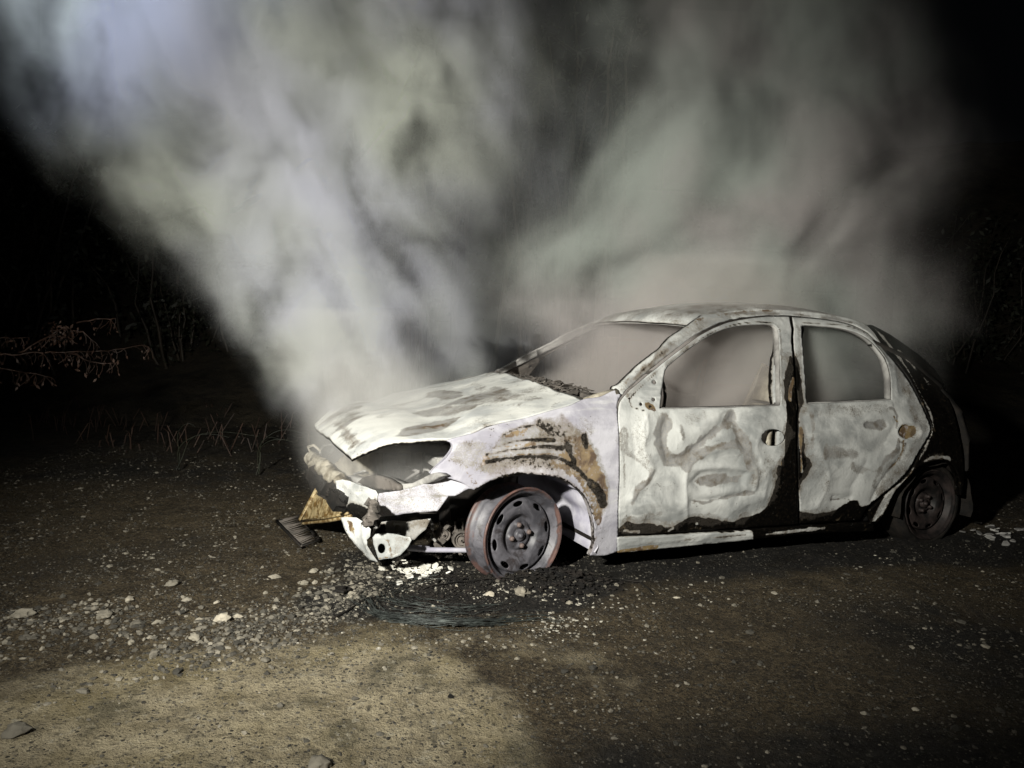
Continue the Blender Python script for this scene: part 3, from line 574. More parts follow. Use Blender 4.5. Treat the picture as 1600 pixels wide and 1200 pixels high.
# engine bay, bulkhead, floor and cabin
def cbox(name, lo, hi, mat, jit=0, bev=.006, parent=car):
    bm = bmesh.new(); box(bm, lo, hi, None, jit); return done(name, bm, M[mat], parent, False, bev)
cbox('bulkhead', (.33, .10, .16), (.36, 1.50, .74), 'inner')
cbox('floor_pan', (.33, .07, .13), (1.98, 1.54, .16), 'black')
cbox('engine_block', (-.30, .62, .18), (.12, 1.22, .58), 'inner', .03)
cbox('gearbox', (-.22, .45, .15), (.12, .64, .42), 'black', .03)
cbox('battery_tray', (-.35, .22, .46), (-.08, .42, .50), 'grey', .01)
cbox('boot_floor', (2.35, .2, .30), (2.60, 1.4, .33), 'black')
bm = bmesh.new()
prof = [(2.10, 1.06), (2.32, .98), (2.50, .83), (2.58, .70), (2.62, .55), (2.62, .40)]
for (xa, za), (xb, zb) in zip(prof, prof[1:]):
    if za > .84: continue
    ya, yb = float(S(xa, za)), float(S(xb, zb)); vs = [bm.verts.new(v) for v in ((xa, ya, za), (xa, W - ya, za), (xb, W - yb, zb), (xb, yb, zb), (xa - .02, ya, za - .02), (xa - .02, W - ya, za - .02), (xb - .02, W - yb, zb - .02), (xb - .02, yb, zb - .02))]
    for f in ((0, 1, 2, 3), (7, 6, 5, 4), (0, 3, 7, 4), (1, 5, 6, 2)): bm.faces.new([vs[i] for i in f])
for s in (0, 1):
    tube([(x, (float(S(x, z)) + .02) if s == 0 else W - float(S(x, z)) - .02, z) for x, z in ((2.10, 1.06), (2.32, .98), (2.50, .83))], .022, 6, bm)
done('tailgate', bm, M['black'], car)
# dashboard beam, steering column, seat frames
bm = bmesh.new(); tube([(.52, .12, .66), (.54, .5, .68), (.54, 1.1, .68), (.52, 1.48, .66)], .022, 8, bm); box(bm, (.48, .55, .40), (.66, .75, .64), None, .02); done('dashboard_beam', bm, M['inner'], car)
bm = bmesh.new(); tube([(.55, .42, .62), (.78, .42, .72)], .016, 8, bm); n = 24; tube([(.78 + .03 * math.sin(2*math.pi*i/n), .42 + .17 * math.cos(2*math.pi*i/n), .72 + .15 * math.sin(2*math.pi*i/n)) for i in range(n + 1)], .008, 6, bm); done('steering_wheel', bm, M['inner'], car)
for yy in (.42, 1.16):
    bm = bmesh.new()
    for s in (-.2, .2):
        tube([(1.02, yy + s, .34), (1.40, yy + s, .34), (1.52, yy + s * .85, .62), (1.62, yy + s * .55, .92)], .016, 7, bm)
    for zz, xx, ww in ((.90, 1.61, .11), (.70, 1.55, .16), (.50, 1.47, .19)): tube([(xx, yy - ww, zz), (xx, yy + ww, zz)], .010, 6, bm)
    box(bm, (1.56, yy - .10, .72), (1.575, yy + .10, .90), Matrix.Rotation(.35, 3, 'Y'), .004)
    for k in range(5): tube([(1.05 + .07 * k, yy - .2, .33), (1.05 + .07 * k, yy + .2, .33)], .005, 5, bm)
    done('seat_frame', bm, M['warm'], car)
bm = bmesh.new(); tube([(2.0, .3, .36), (2.0, 1.3, .36), (2.15, 1.3, .64), (2.15, .3, .64), (2.0, .3, .36)], .012, 6, bm); done('rear_seat_frame', bm, M['inner'], car)

# wheel arches (inner housings)
def housing(xc, mat, y0=.05, y1=.52, rad=.34, z0=.17, a1=1.16):
    bm = bmesh.new(); rows = []
    for i in range(25):
        a = math.pi * (-.08 + a1 * i / 24); rr = rad * (1 + .03 * math.sin(i * 1.3)); rows.append([bm.verts.new((xc + rr * math.cos(a), y, z0 + rr * math.sin(a) * .88)) for y in (y0, (y0 + y1) / 2, y1)])
    for a, b in zip(rows, rows[1:]):
        for j in (0, 1): bm.faces.new((a[j], b[j], b[j + 1], a[j + 1]))
    bm.faces.new([r[2] for r in rows]); o = done('wheel_housing', bm, M[mat], car)
    md = o.modifiers.new('t', 'SOLIDIFY'); md.thickness = .004; return o
housing(.0, 'lilac', rad=.335, a1=.66); housing(2.443, 'black', rad=.285, a1=1.12)
for xc in (0, 2.443):
    o = housing(xc, 'black', W - .52, W - .05)
# near front strut
bm = bmesh.new(); tube([(.02, .34, .17), (.05, .36, .5)], .028, 10, bm); tube([(.0, .24, .16), (.0, .60, .17)], .022, 8, bm); tube([(.02, .25, .10), (-.06, .60, .12)], .018, 6, bm); done('suspension_strut', bm, M['inner'], car)
# tie rod and pulley in the gap ahead of the wheel
def cy3(y, px, py): return Vector(car_on(1, y, px, py))
bm = bmesh.new(); a, b = cy3(.30, 664, 859), cy3(.20, 745, 860); tube([a, b], .011, 10, bm); tube([a - Vector((.06, -.05, 0)), a + Vector((.02, 0, 0))], .014, 8, bm); done('tie_rod', bm, M['lilac'], car)
def pulley(px, py, y, r, mat):
    bm = lathe([(r * .12, -.03), (r * .2, -.03), (r * .22, -.012), (r * .5, -.012), (r * .52, -.02), (r * .62, -.02), (r * .64, -.010), (r * .8, -.010), (r * .82, -.026), (r, -.026), (r, .02), (r * .8, .03), (0.001, .03)], 28)
    o = done('belt_pulley', bm, M[mat], car); o.location = cy3(y, px, py); o.rotation_euler = (0, 0, -.15); return o
pulley(720, 842, .32, .040, 'inner'); pulley(692, 834, .34, .030, 'inner')
bm = bmesh.new()
for _ in range(70):
    p = cy3(random.uniform(.28, .40), random.uniform(665, 745), random.uniform(812, 868)); s = random.uniform(.003, .011); box(bm, p - Vector((s, s, s)), p + Vector((s * 1.5, s, s)), Matrix.Rotation(random.uniform(0, 3), 3, (random.random(), random.random(), 1)), .004)
for k in range(5):
    p = cy3(.3, 675 + 12 * k, 815); tube([p, p + Vector((.01, .02, -.05)), p + Vector((.04, .03, -.09))], .005, 5, bm)
done('accessory_drive', bm, M['inner'], car, False)

# wheels ------------------------------------------------------------
def make_wheel(rad=.2, tyre=False, rm='rim', rs='bolt'):
    g = empty('wheel', (0, 0, 0), 0, car); k = rad / .2
    pf = [(.199, -.004), (.2045, .0), (.2055, .006), (.199, .011), (.187, .012), (.184, .018), (.182, .030), (.185, .034), (.181, .040), (.160, .056), (.157, .064), (.157, .10), (.174, .118), (.182, .128), (.184, .155), (.196, .160), (.204, .166), (.203, .173), (.196, .176),
          (.190, .170), (.179, .160), (.177, .132), (.168, .122), (.152, .104), (.154, .058), (.176, .040), (.179, .012), (.186, .006), (.196, .004)]
    bm = lathe([(r * k, y) for r, y in pf], 72, None, True); rim = done('rim', bm, M[rm], g)
    # pressed disc with eight slots
    out = np.array([(.158 * k * math.cos(t), .158 * k * math.sin(t)) for t in np.linspace(0, 2 * math.pi, 72, endpoint=False)]); holes = []
    for i in range(8):
        a = 2 * math.pi * (i + .2) / 8; L = .024 * k; hh = []
        for t in np.linspace(0, 2 * math.pi, 16, endpoint=False): rr = .1365 * k + .0115 * k * math.sin(t); aa = a + .024 / .1345 * math.cos(t) * (1 + .1 * math.sin(t)); hh.append((rr * math.cos(aa), rr * math.sin(aa)))
        holes.append(np.array(hh))
    Q, F_ = tri2d(out, holes, .0055 * k); r = np.linalg.norm(Q, axis=1) / k
    yy = np.interp(r, [0, .030, .034, .052, .060, .068, .076, .090, .105, .122, .128, .143, .148, .153, .158], [.048, .048, .044, .044, .052, .062, .058, .034, .027, .026, .027, .028, .029, .036, .052])
    for i in range(4):
        a = 2 * math.pi * (i + .12) / 4; d = np.linalg.norm(Q / k - .045 * np.array([math.cos(a), math.sin(a)]), axis=1); yy = yy - .010 * sm(1.6 - d / .011)
    P3 = np.c_[Q[:, 0], yy, Q[:, 1]]; disc = shell('disc', P3, F_, np.tile((0, 1., 0), (len(P3), 1)), .004, M[rm], g)
    for i in range(4):
        a = 2 * math.pi * (i + .12) / 4; bm = lathe([(.001, -.018), (.008, -.017), (.011, -.009), (.012, .012)], 6); o = done('wheel_bolt', bm, M[rs], g); o.location = (.045 * k * math.cos(a), .040, .045 * k * math.sin(a))
    bm = lathe([(.001, -.022), (.008, -.021), (.010, -.016), (.010, -.010), (.020, -.012), (.024, -.008), (.025, .012)], 24); o = done('hub_cap', bm, M[rm], g); o.location = (0, .042, 0)
    bm = lathe([(.001, .075), (.125, .075), (.125, .115), (.001, .115)], 36); done('brake_disc', bm, M['inner'], g)
    if tyre:
        bm = lathe([(.196, .000), (.215, -.004), (.232, .02), (.236, .08), (.232, .14), (.215, .17), (.196, .172), (.19, .08)], 48, None, True)
        for v in bm.verts: f = 1 + .03 * math.sin(7 * v.co.x * 20) * random.random(); v.co.x *= f; v.co.z *= f
        done('tyre_remains', bm, M['black'], g)
    return g
def copy_tree(o, parent=None):
    c = o.copy(); C.objects.link(c)
    if parent: c.parent = parent
    for ch in o.children: copy_tree(ch, c)
    return c
w1 = make_wheel(); w1.location = (-.005, .075, .185); w1.rotation_euler = (R(-1), 0, R(14)); w1.scale = (1.02, .84, 1.02)
tag(w1, 'bare rusty front rim turned outwards')
w2 = copy_tree(w1, car); w2.location = (-.0, W - .075, .185); w2.rotation_euler = (0, 0, R(192))
w3 = make_wheel(.19, True, 'rim_dark', 'rim_dark'); w3.location = (2.443, .09, .185); w3.rotation_euler = (0, R(40), 0)
w4 = copy_tree(w3, car); w4.location = (2.443, W - .09, .185); w4.rotation_euler = (0, 0, math.pi)
if 'label' in w2: del w2['label']

# nose: torn bumper, beam, panels and brackets ---------------------------------
wing_p = Z5([(704, 560), (716, 500), (770, 486), (900, 472), (1010, 446), (1150, 400), (1225, 345), (1300, 350)]) + Z1([(790, 605), (850, 625), (905, 652), (870, 652), (800, 688), (770, 690), (715, 765)]) + Z5([(1050, 655), (900, 675), (720, 700), (690, 727), (680, 690), (716, 640), (722, 585)])
plate('bumper_end', wing_p, (-.44, .09, .36), (-.42, -1, .0), feats=[('b', 'poly', Z5([(900, 500), (1050, 590), (1250, 560), (1200, 640), (1000, 660), (1080, 600)]), .01, .55), ('b', 'poly', Z5([(690, 480), (1300, 340), (1300, 660), (690, 720)]), .02, .40), ('g', 'line', Z5([(1240, 370), (1290, 600)]), .03, .45), ('b', 'line', Z5([(760, 560), (900, 545), (1040, 590)]), .008, .5), ('r', 'line', Z5([(1190, 360), (1200, 400), (1215, 365)]), .006, .6), ('r', 'line', Z5([(704, 540), (722, 600), (680, 700)]), .010, .75), ('g', 'line', Z5([(700, 470), (860, 470)]), .01, .5), ('b', 'line', Z5([(1180, 520), (1309, 515)]), .006, .8)],
      mat=M['fender'], parent=car, crumple=.010, cs=6, dents=[('line', Z5([(740, 515), (1000, 500), (1240, 512)]), .008, .008), ('line', Z5([(800, 560), (1000, 600), (1080, 640)]), .02, .012)], jag=.006)
plate('bumper_face', Z5([(335, 392), (400, 380), (470, 388), (560, 422), (640, 450), (698, 470), (716, 500), (712, 570), (650, 605), (628, 640), (615, 720), (560, 700), (500, 670), (430, 610), (372, 530), (350, 470)]), (-.62, .22, .35), (-1, -.55, 0),
      feats=[('r', 'poly', Z5([(430, 575), (520, 575), (620, 610), (700, 540), (740, 620), (640, 760), (520, 700), (430, 640)]), .02, .9), ('r', 'line', Z5([(360, 500), (380, 520)]), .008, .8), ('g', 'line', Z5([(600, 500), (605, 545)]), .008, .6), ('b', 'line', Z5([(400, 440), (640, 480)]), .02, .3), ('b', 'poly', Z5([(335, 390), (470, 390), (430, 480), (350, 470)]), .02, .4)],
      mat=M['paint'], parent=car, crumple=.014, cs=8, dents=[('line', Z5([(430, 420), (560, 520), (640, 600)]), .02, .010)], jag=.006)
tag(bpy.data.objects['bumper_face'], 'crumpled pale bumper reinforcement, sooty below')
plate('valance_end', Z5([(385, 706), (450, 696), (530, 700), (600, 742), (655, 802), (648, 860), (620, 890), (628, 935), (672, 1005), (712, 1082), (655, 1062), (600, 1030), (510, 930), (440, 820)]), (-.60, .22, .20), (-1, -.6, .1),
      feats=[('g', 'poly', Z5([(420, 710), (500, 720), (540, 800), (520, 880), (460, 800)]), .015, .62), ('r', 'line', Z5([(580, 755), (585, 765)]), .010, .8), ('b', 'line', Z5([(620, 930), (700, 1060)]), .008, .6), ('r', 'line', Z5([(400, 720), (520, 930), (600, 1030)]), .004, .5)],
      mat=M['paint'], parent=car, crumple=.016, cs=9, dents=[('line', Z5([(600, 780), (590, 860), (640, 980)]), .014, .018)], jag=.008)
lowp = plate('lower_panel', Z5([(664, 872), (690, 842), (760, 834), (840, 840), (930, 862), (985, 868), (998, 895), (960, 962), (900, 1022), (835, 1048), (720, 1062), (706, 1030), (690, 980), (670, 930)]), (-.50, .16, .16), (-.75, -1, .1), holes=[Z5(ell(740, 966, 33, 42, 16))],
      feats=[('b', 'poly', Z5([(840, 840), (990, 870), (900, 1020), (830, 1040)]), .01, .5), ('g', 'line', Z5([(700, 870), (800, 900), (820, 1000)]), .02, .5), ('g', 'line', Z5([(720, 1050), (830, 1040)]), .008, .6)], mat=M['paint'], parent=car, crumple=.010, cs=9, dents=[('line', Z5([(835, 845), (840, 1040)]), .008, .010)], jag=.005)
plate('undertray', Z5([(690, 840), (740, 740), (830, 728), (950, 735), (1160, 715), (1120, 800), (1010, 900), (985, 868), (840, 838)]), (-.46, .22, .24), (-.6, -1, .1), feats=[('b', 'poly', Z5([(600, 700), (1200, 700), (1200, 950), (600, 950)]), .01, .65), ('r', 'poly', Z5([(640, 760), (780, 740), (790, 850), (660, 880)]), .015, .9), ('b', 'line', Z5([(850, 760), (950, 755), (960, 800)]), .01, .1)], mat=M['paint'], parent=car, crumple=.014, cs=8, jag=.006)
# front beam running to the far side
bpts = [(487, 716), (500, 726), (517, 740), (535, 755), (556, 770)]; bx = [-.70, -.71, -.71, -.69, -.64]
bm = bmesh.new(); L = [Vector(car_on(0, xx, *p)) for p, xx in zip(bpts, bx)]; LL = resample(L, .012, False); tube(LL, [.022 + .014 * vnoise(np.array([[i * .37, 1.5, 2.5]]))[0] for i in range(len(LL))], 14, bm)
for v in bm.verts: q_ = np.array([v.co[:]]); v.co += Vector((fbm(q_ + 1, 22, 3)[0] - .5, fbm(q_ + 5, 22, 3)[0] - .5, fbm(q_ + 9, 22, 3)[0] - .5)) * .05
tube([L[0] + Vector((.0, .01, .02)), L[0] + Vector((-.02, 0, .06)), L[0] + Vector((0, -.06, .08)), L[0] + Vector((.03, -.09, .05))], .006, 6, bm)
for v in bm.verts: v.co += Vector((random.uniform(-1, 1), random.uniform(-1, 1), random.uniform(-1, 1))) * .004
done('bumper_beam', bm, M['warm'], car)
bm = bmesh.new()
for _ in range(90):
    t = random.random(); p = Vector(car_on(0, random.uniform(-.72, -.66), 492 + 42 * t + random.uniform(-5, 5), 732 + 38 * t + random.uniform(-6, 16))); s = random.uniform(.012, .035); box(bm, p - Vector((s, s, s)), p + Vector((s, s, s)), Matrix.Rotation(random.uniform(0, 3), 3, (random.random(), random.random(), 1)), s * .4)
done('melted_foam', bm, M['black'], car, False)
bm = bmesh.new()
for _ in range(60):
    t = random.random(); p = Vector(car_on(0, -.66, 579 + 6 * math.sin(t * 5) + random.uniform(-4, 4), 786 + 34 * t)); s = random.uniform(.005, .014); box(bm, p - Vector((s, s, s)), p + Vector((s, s, s)), Matrix.Rotation(random.uniform(0, 3), 3, (random.random(), random.random(), 1)), s * .4)
done('melted_plastic', bm, M['inner'], car, False)
# headlamp bay: lower shelf, brackets, radiator support
def fb(name, x, pts, dep, mat, crumple=.006):
    return plate(name, Z5(pts), (x, .4, .5), (-1, -.35, 0), mat=M[mat], parent=car, thick=dep, crumple=crumple, step=.012)
fb('lamp_shelf', -.56, [(440, 345), (560, 380), (620, 345), (720, 350), (890, 420), (1000, 410), (1190, 320), (1240, 350), (1150, 400), (1010, 446), (900, 475), (700, 470), (560, 425), (420, 385)], .05, 'grey', .016)
fb('melted_lamp', -.585, [(550, 400), (590, 360), (670, 338), (730, 355), (820, 395), (890, 430), (895, 470), (820, 470), (720, 460), (600, 430)], .03, 'inner', .022)
fb('radiator_support', -.46, [(630, 165), (700, 150), (715, 350), (640, 350)], .03, 'warm')
fb('radiator_support', -.30, [(875, 150), (945, 145), (950, 400), (905, 395), (895, 260), (880, 250)], .03, 'warm')
fb('radiator_support', -.22, [(950, 150), (1075, 150), (1080, 300), (950, 290)], .02, 'warm')
fb('radiator_support', -.34, [(845, 270), (880, 290), (880, 400), (850, 400)], .02, 'grey')
fb('inner_wing', -.14, [(500, 100), (1290, 80), (1290, 400), (500, 420)], .02, 'warm', .02)
bm = bmesh.new()
for a, b in (((700, 240), (800, 380)), ((800, 250), (740, 390)), ((880, 250), (1060, 310)), ((900, 410), (1060, 310)), ((640, 160), (960, 165))):
    tube([car_on(0, -.40, *Z5([a])[0]), car_on(0, -.38, *Z5([b])[0])], .007, 6, bm)
done('lamp_bracket', bm, M['grey'], car)
fb('radiator', -.50, [(330, 250), (470, 120), (640, 140), (640, 340), (560, 375), (420, 350)], .03, 'warm', .01)
bm = bmesh.new()
for k in range(12):
    a, b = Z5([(440 + 5 * k, 350 - 17 * k)])[0], Z5([(640, 345 - 17 * k)])[0]; tube([car_on(0, -.53, *a), car_on(0, -.50, *b)], .003, 4, bm)
done('radiator_fins', bm, M['grey'], car)
# far headlamp loop of wire
bm = bmesh.new(); tube([car_on(0, -.62, *p) for p in Z5([(225, 180), (215, 130), (250, 90), (300, 80), (335, 90), (320, 140), (290, 165)])], .006, 6, bm); done('wire_loop', bm, M['grey'], car)

bm = bmesh.new()
for pts, xx in (((560, 300), (600, 240), (680, 300), (760, 330), (800, 420)), -.42), (((880, 400), (960, 330), (1040, 360), (1120, 300), (1180, 340)), -.36), (((350, 330), (420, 300), (520, 330), (600, 300)), -.58), (((640, 600), (690, 640), (660, 700), (700, 780), (660, 860)), -.52), (((1150, 720), (1180, 780), (1160, 860), (1200, 900)), -.33):
    L = resample([car_on(0, xx + random.uniform(-.03, .03), *p) for p in Z5(pts)], .02, False); L = L + rng.normal(0, .003, L.shape); tube(L, random.choice((.004, .006)), 6, bm)
done('wiring', bm, M['grey'], car)
# ------------------------------------------------------------------ ground
def ground_mat():
    m, nt, b, P = mat_new('burnt_dirt_track')
    r, g, bl = nt.sep(nt.attr('Soil', 'Vector'))
    n0 = nt.noise(P, 1.6, 6, .6, .3); n1 = nt.noise(P, 8, 6, .65); n2 = nt.noise(P, 40, 5, .7); n3 = nt.noise(P, 160, 3, .7)
    jag = nt.m('ADD', nt.m('MULTIPLY', nt.m('SUBTRACT', n1, .5), .7), nt.m('ADD', nt.m('MULTIPLY', nt.m('SUBTRACT', n0, .5), .5), nt.m('MULTIPLY', nt.m('SUBTRACT', n2, .5), .35)))
    dirt = nt.mix(nt.ss(n1, .35, .68), (.026, .019, .011), (.078, .058, .033)); dirt = nt.mix(nt.ss(n0, .5, .72, 0., .7), dirt, (.066, .048, .023))
    dirt = nt.mix(nt.ss(nt.m('ADD', nt.m('MULTIPLY', n3, .5), nt.m('MULTIPLY', n2, .5)), .49, .57, 0., .85), dirt, (.125, .098, .060)); dirt = nt.mix(nt.ss(nt.noise(P, 70, 4, .7), .51, .60, 0., .85), dirt, (.012, .009, .006))
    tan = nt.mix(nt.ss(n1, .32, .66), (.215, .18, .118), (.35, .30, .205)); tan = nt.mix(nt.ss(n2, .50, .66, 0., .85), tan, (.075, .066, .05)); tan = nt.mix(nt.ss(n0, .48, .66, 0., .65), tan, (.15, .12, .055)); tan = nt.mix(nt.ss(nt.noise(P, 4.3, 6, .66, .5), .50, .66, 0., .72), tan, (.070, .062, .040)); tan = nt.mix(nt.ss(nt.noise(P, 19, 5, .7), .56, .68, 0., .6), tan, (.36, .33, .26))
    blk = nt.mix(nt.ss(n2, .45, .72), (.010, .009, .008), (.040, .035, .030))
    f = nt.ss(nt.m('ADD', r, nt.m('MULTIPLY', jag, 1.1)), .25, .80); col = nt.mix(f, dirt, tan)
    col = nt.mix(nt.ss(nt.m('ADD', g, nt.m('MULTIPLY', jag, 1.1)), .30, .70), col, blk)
    # embedded grit, two sizes
    v1 = nt.vor(P, 62); c1 = nt.vor(P, 62, 'F1', 1); v2 = nt.vor(P, 150); c2 = nt.vor(P, 150, 'F1', 1)
    s1 = nt.m('MULTIPLY', nt.ss(v1, .34, .26), nt.m('GREATER_THAN', nt.sep(c1)[0], .80)); s2 = nt.m('MULTIPLY', nt.ss(v2, .36, .28), nt.m('GREATER_THAN', nt.sep(c2)[1], .84))
    gr = nt.mix(nt.m('POWER', nt.sep(c1)[2], 2.5), (.05, .045, .035), (.22, .19, .14)); gr2 = nt.mix(nt.m('POWER', nt.sep(c2)[2], 3.), (.04, .035, .03), (.26, .23, .17))
    k = nt.m('SUBTRACT', 1., nt.m('MULTIPLY', g, .45), clamp=True)
    col = nt.mix(nt.m('MULTIPLY', s1, k), col, gr); col = nt.mix(nt.m('MULTIPLY', s2, k), col, gr2)
    nt.put(b.inputs['Base Color'], col); nt.put(b.inputs['Roughness'], nt.ss(n1, .3, .7, .62, .92)); b.inputs['Specular IOR Level'].default_value = .28
    h = nt.m('ADD', nt.m('MULTIPLY', n1, .5), nt.m('ADD', nt.m('MULTIPLY', n2, .42), nt.m('ADD', nt.m('MULTIPLY', nt.m('ADD', s1, nt.m('MULTIPLY', s2, .5)), .35), nt.m('MULTIPLY', n3, .14))))
    st = nt.bump(h, 1., .03); nt.put(b.inputs['Normal'], st); return m
def spaced(a, b, step, far, grow=1.18):
    m = list(np.arange(a, b, step)); s = step; x = m[-1]
    while x < far[1]: s *= grow; x += s; m.append(x)
    s = step; x = m[0]; lo = []
    while x > far[0]: s *= grow; x -= s; lo.append(x)
    return np.array(lo[::-1] + m)
gx = spaced(-3.3, 3.7, .026, (-70, 70)); gy = spaced(1.1, 6.3, .026, (-12, 110))
GX, GY = np.meshgrid(gx, gy); G2 = np.c_[GX.ravel(), GY.ravel()]
gp = lambda px, py: ground(px, py)
def soil(Q):
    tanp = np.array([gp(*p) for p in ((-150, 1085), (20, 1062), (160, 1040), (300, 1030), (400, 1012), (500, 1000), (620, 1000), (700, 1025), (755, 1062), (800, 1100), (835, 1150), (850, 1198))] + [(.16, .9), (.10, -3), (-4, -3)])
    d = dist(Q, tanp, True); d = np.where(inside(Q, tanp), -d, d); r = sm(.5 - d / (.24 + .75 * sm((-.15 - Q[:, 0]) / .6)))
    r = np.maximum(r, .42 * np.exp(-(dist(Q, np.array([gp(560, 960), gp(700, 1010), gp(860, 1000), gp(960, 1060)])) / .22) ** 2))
    r = np.maximum(r, .32 * np.exp(-(dist(Q, np.array([gp(330, 960), gp(480, 930), gp(560, 900)])) / .3) ** 2))
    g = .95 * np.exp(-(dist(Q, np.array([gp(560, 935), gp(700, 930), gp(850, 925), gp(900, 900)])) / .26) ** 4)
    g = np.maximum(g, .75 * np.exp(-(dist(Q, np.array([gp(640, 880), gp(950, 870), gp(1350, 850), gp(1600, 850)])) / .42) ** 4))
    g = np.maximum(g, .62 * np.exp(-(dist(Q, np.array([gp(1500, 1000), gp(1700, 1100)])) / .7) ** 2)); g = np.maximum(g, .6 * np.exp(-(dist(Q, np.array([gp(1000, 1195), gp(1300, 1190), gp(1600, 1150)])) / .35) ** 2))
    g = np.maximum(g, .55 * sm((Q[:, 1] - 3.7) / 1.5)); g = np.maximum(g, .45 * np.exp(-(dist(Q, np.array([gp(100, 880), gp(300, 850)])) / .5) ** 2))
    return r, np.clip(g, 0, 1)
def gz(Q):
    Q = np.atleast_2d(np.asarray(Q, float)); r, g = soil(Q); P = np.c_[Q, Q[:, :1] * 0]
    near = np.exp(-np.clip(Q[:, 1] - 7, 0, None) / 6)
    z = (fbm(P + 11, 1.1, 3) - .5) * .05 * near + (fbm(P + 3, 7, 3) - .5) * (.030 * (1 - .75 * r)) * near + (fbm(P, 26, 2) - .5) * .010 * (1 - .6 * r) * near
    z = z + .030 * np.exp(-(dist(Q, np.array([gp(700, 925), gp(860, 905)])) / .13) ** 2) - .012
    return z
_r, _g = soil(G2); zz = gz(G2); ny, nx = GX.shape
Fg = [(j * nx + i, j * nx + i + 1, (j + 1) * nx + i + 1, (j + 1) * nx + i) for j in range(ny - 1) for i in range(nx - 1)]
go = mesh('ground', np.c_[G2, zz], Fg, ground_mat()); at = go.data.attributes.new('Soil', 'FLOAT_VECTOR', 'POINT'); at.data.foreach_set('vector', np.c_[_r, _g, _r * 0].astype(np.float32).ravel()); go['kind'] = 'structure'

# ------------------------------------------------------------------ stones
def stone_mat(name, lo=.10, hi=.34, warm=1.0):
    m, nt, b, P = mat_new(name); c = nt.attr('Tint', 'Fac'); n = nt.noise(P, 30, 5, .65)
    a = nt.mix(c, (lo * .35, lo * .32, lo * .26), (hi, hi * .90, hi * .72)); a = nt.mix(nt.ss(n, .5, .75, 0., .5), a, (.05, .045, .035))
    nt.put(b.inputs['Base Color'], a); b.inputs['Roughness'].default_value = .85; nt.put(b.inputs['Normal'], nt.bump(nt.noise(P, 120, 4, .7), .5, .003)); return m
_bm = bmesh.new(); bmesh.ops.create_icosphere(_bm, subdivisions=1, radius=1); IV = np.array([v.co[:] for v in _bm.verts]); IF = np.array([[v.index for v in f.verts] for f in _bm.faces]); _bm.free()
_bm = bmesh.new(); bmesh.ops.create_icosphere(_bm, subdivisions=3, radius=1); JV = np.array([v.co[:] for v in _bm.verts]); JF = np.array([[v.index for v in f.verts] for f in _bm.faces]); _bm.free()
def pebbles(name, XY, size, mat, flat=.65, tint=None, sink=.42, label=None):
    n = len(XY); z = gz(XY); V = np.empty((n, len(IV), 3))
    for i in range(n):
        s = size[i]; sc3 = s * np.array([rng.uniform(.7, 1.3), rng.uniform(.6, 1.1), flat * rng.uniform(.6, 1.2)]); a = rng.uniform(0, 6.28); ca, sa = math.cos(a), math.sin(a)
        p = IV * (1 + rng.uniform(-.28, .28, (len(IV), 1))) * sc3; p = np.c_[p[:, 0] * ca - p[:, 1] * sa, p[:, 0] * sa + p[:, 1] * ca, p[:, 2] + rng.uniform(-.2, .2) * p[:, 0]]
        V[i] = p + (XY[i][0], XY[i][1], z[i] + s * flat * (1 - 2 * sink) * .6)
    F_ = (IF[None] + (np.arange(n) * len(IV))[:, None, None]).reshape(-1, 3)
    o = mesh(name, V.reshape(-1, 3), F_, mat, None, False); t = np.repeat(rng.random(n) ** 2.2 if tint is None else tint, len(IV))
    at = o.data.attributes.new('Tint', 'FLOAT', 'POINT'); at.data.foreach_set('value', t.astype(np.float32)); tag(o, label, kind='stuff'); return o
def scatter(n, dens, box_):
    out = []
    while len(out) < n:
        q = np.c_[rng.uniform(box_[0], box_[1], 4000), rng.uniform(box_[2], box_[3], 4000)]; k = rng.random(4000) < dens(q); out += list(q[k])
    return np.array(out[:n])
band = np.array([gp(*p) for p in ((-60, 985), (120, 975), (240, 985), (330, 1010), (430, 970), (520, 930), (560, 900))])
def dens_a(q):
    r, g = soil(q); cl = fbm(np.c_[q, q[:, :1] * 0], 3.5, 3)
    return np.clip((np.exp(-(dist(q, band) / .20) ** 2) * .9 + .10 + .10 * (1 - r)) * np.clip((cl - .40) * 5, .03, 1) * np.where(q[:, 0] > .35, .35, 1) * (1 - .6 * (r > .8)) * np.exp(-np.clip(q[:, 1] - 3.2, 0, None) / 2.2) , 0, 1)
pa = scatter(17000, dens_a, (-3.4, 3.8, 1.15, 8)); pebbles('gravel', pa, .0025 + .0075 * rng.random(len(pa)) ** 3, stone_mat('gravel_stone', .09, .25), label='loose grey and brown gravel scattered over the dirt track')
pc = scatter(26000, lambda q: np.clip(np.clip((fbm(np.c_[q, q[:, :1] * 0 + 6], 2.6, 4) - .36) * 3, .05, 1) * np.exp(-np.clip(q[:, 1] - 2.6, 0, None) / 1.6), 0, 1), (-3.0, 3.4, 1.15, 6.5)); pebbles('grit', pc, .0018 + .0042 * rng.random(len(pc)) ** 2, stone_mat('dark_grit', .05, .14), sink=.45, label='fine dark grit bedded in the dirt')
pb = scatter(3200, lambda q: np.clip(np.exp(-(dist(q, band) / .16) ** 2) + .012, 0, 1), (-3.4, 3.8, 1.2, 6)); pebbles('crushed_stone', pb, .004 + .012 * rng.random(len(pb)) ** 3, stone_mat('crushed_stone_grey', .10, .27), label='broken grey road stone lying in a loose band')
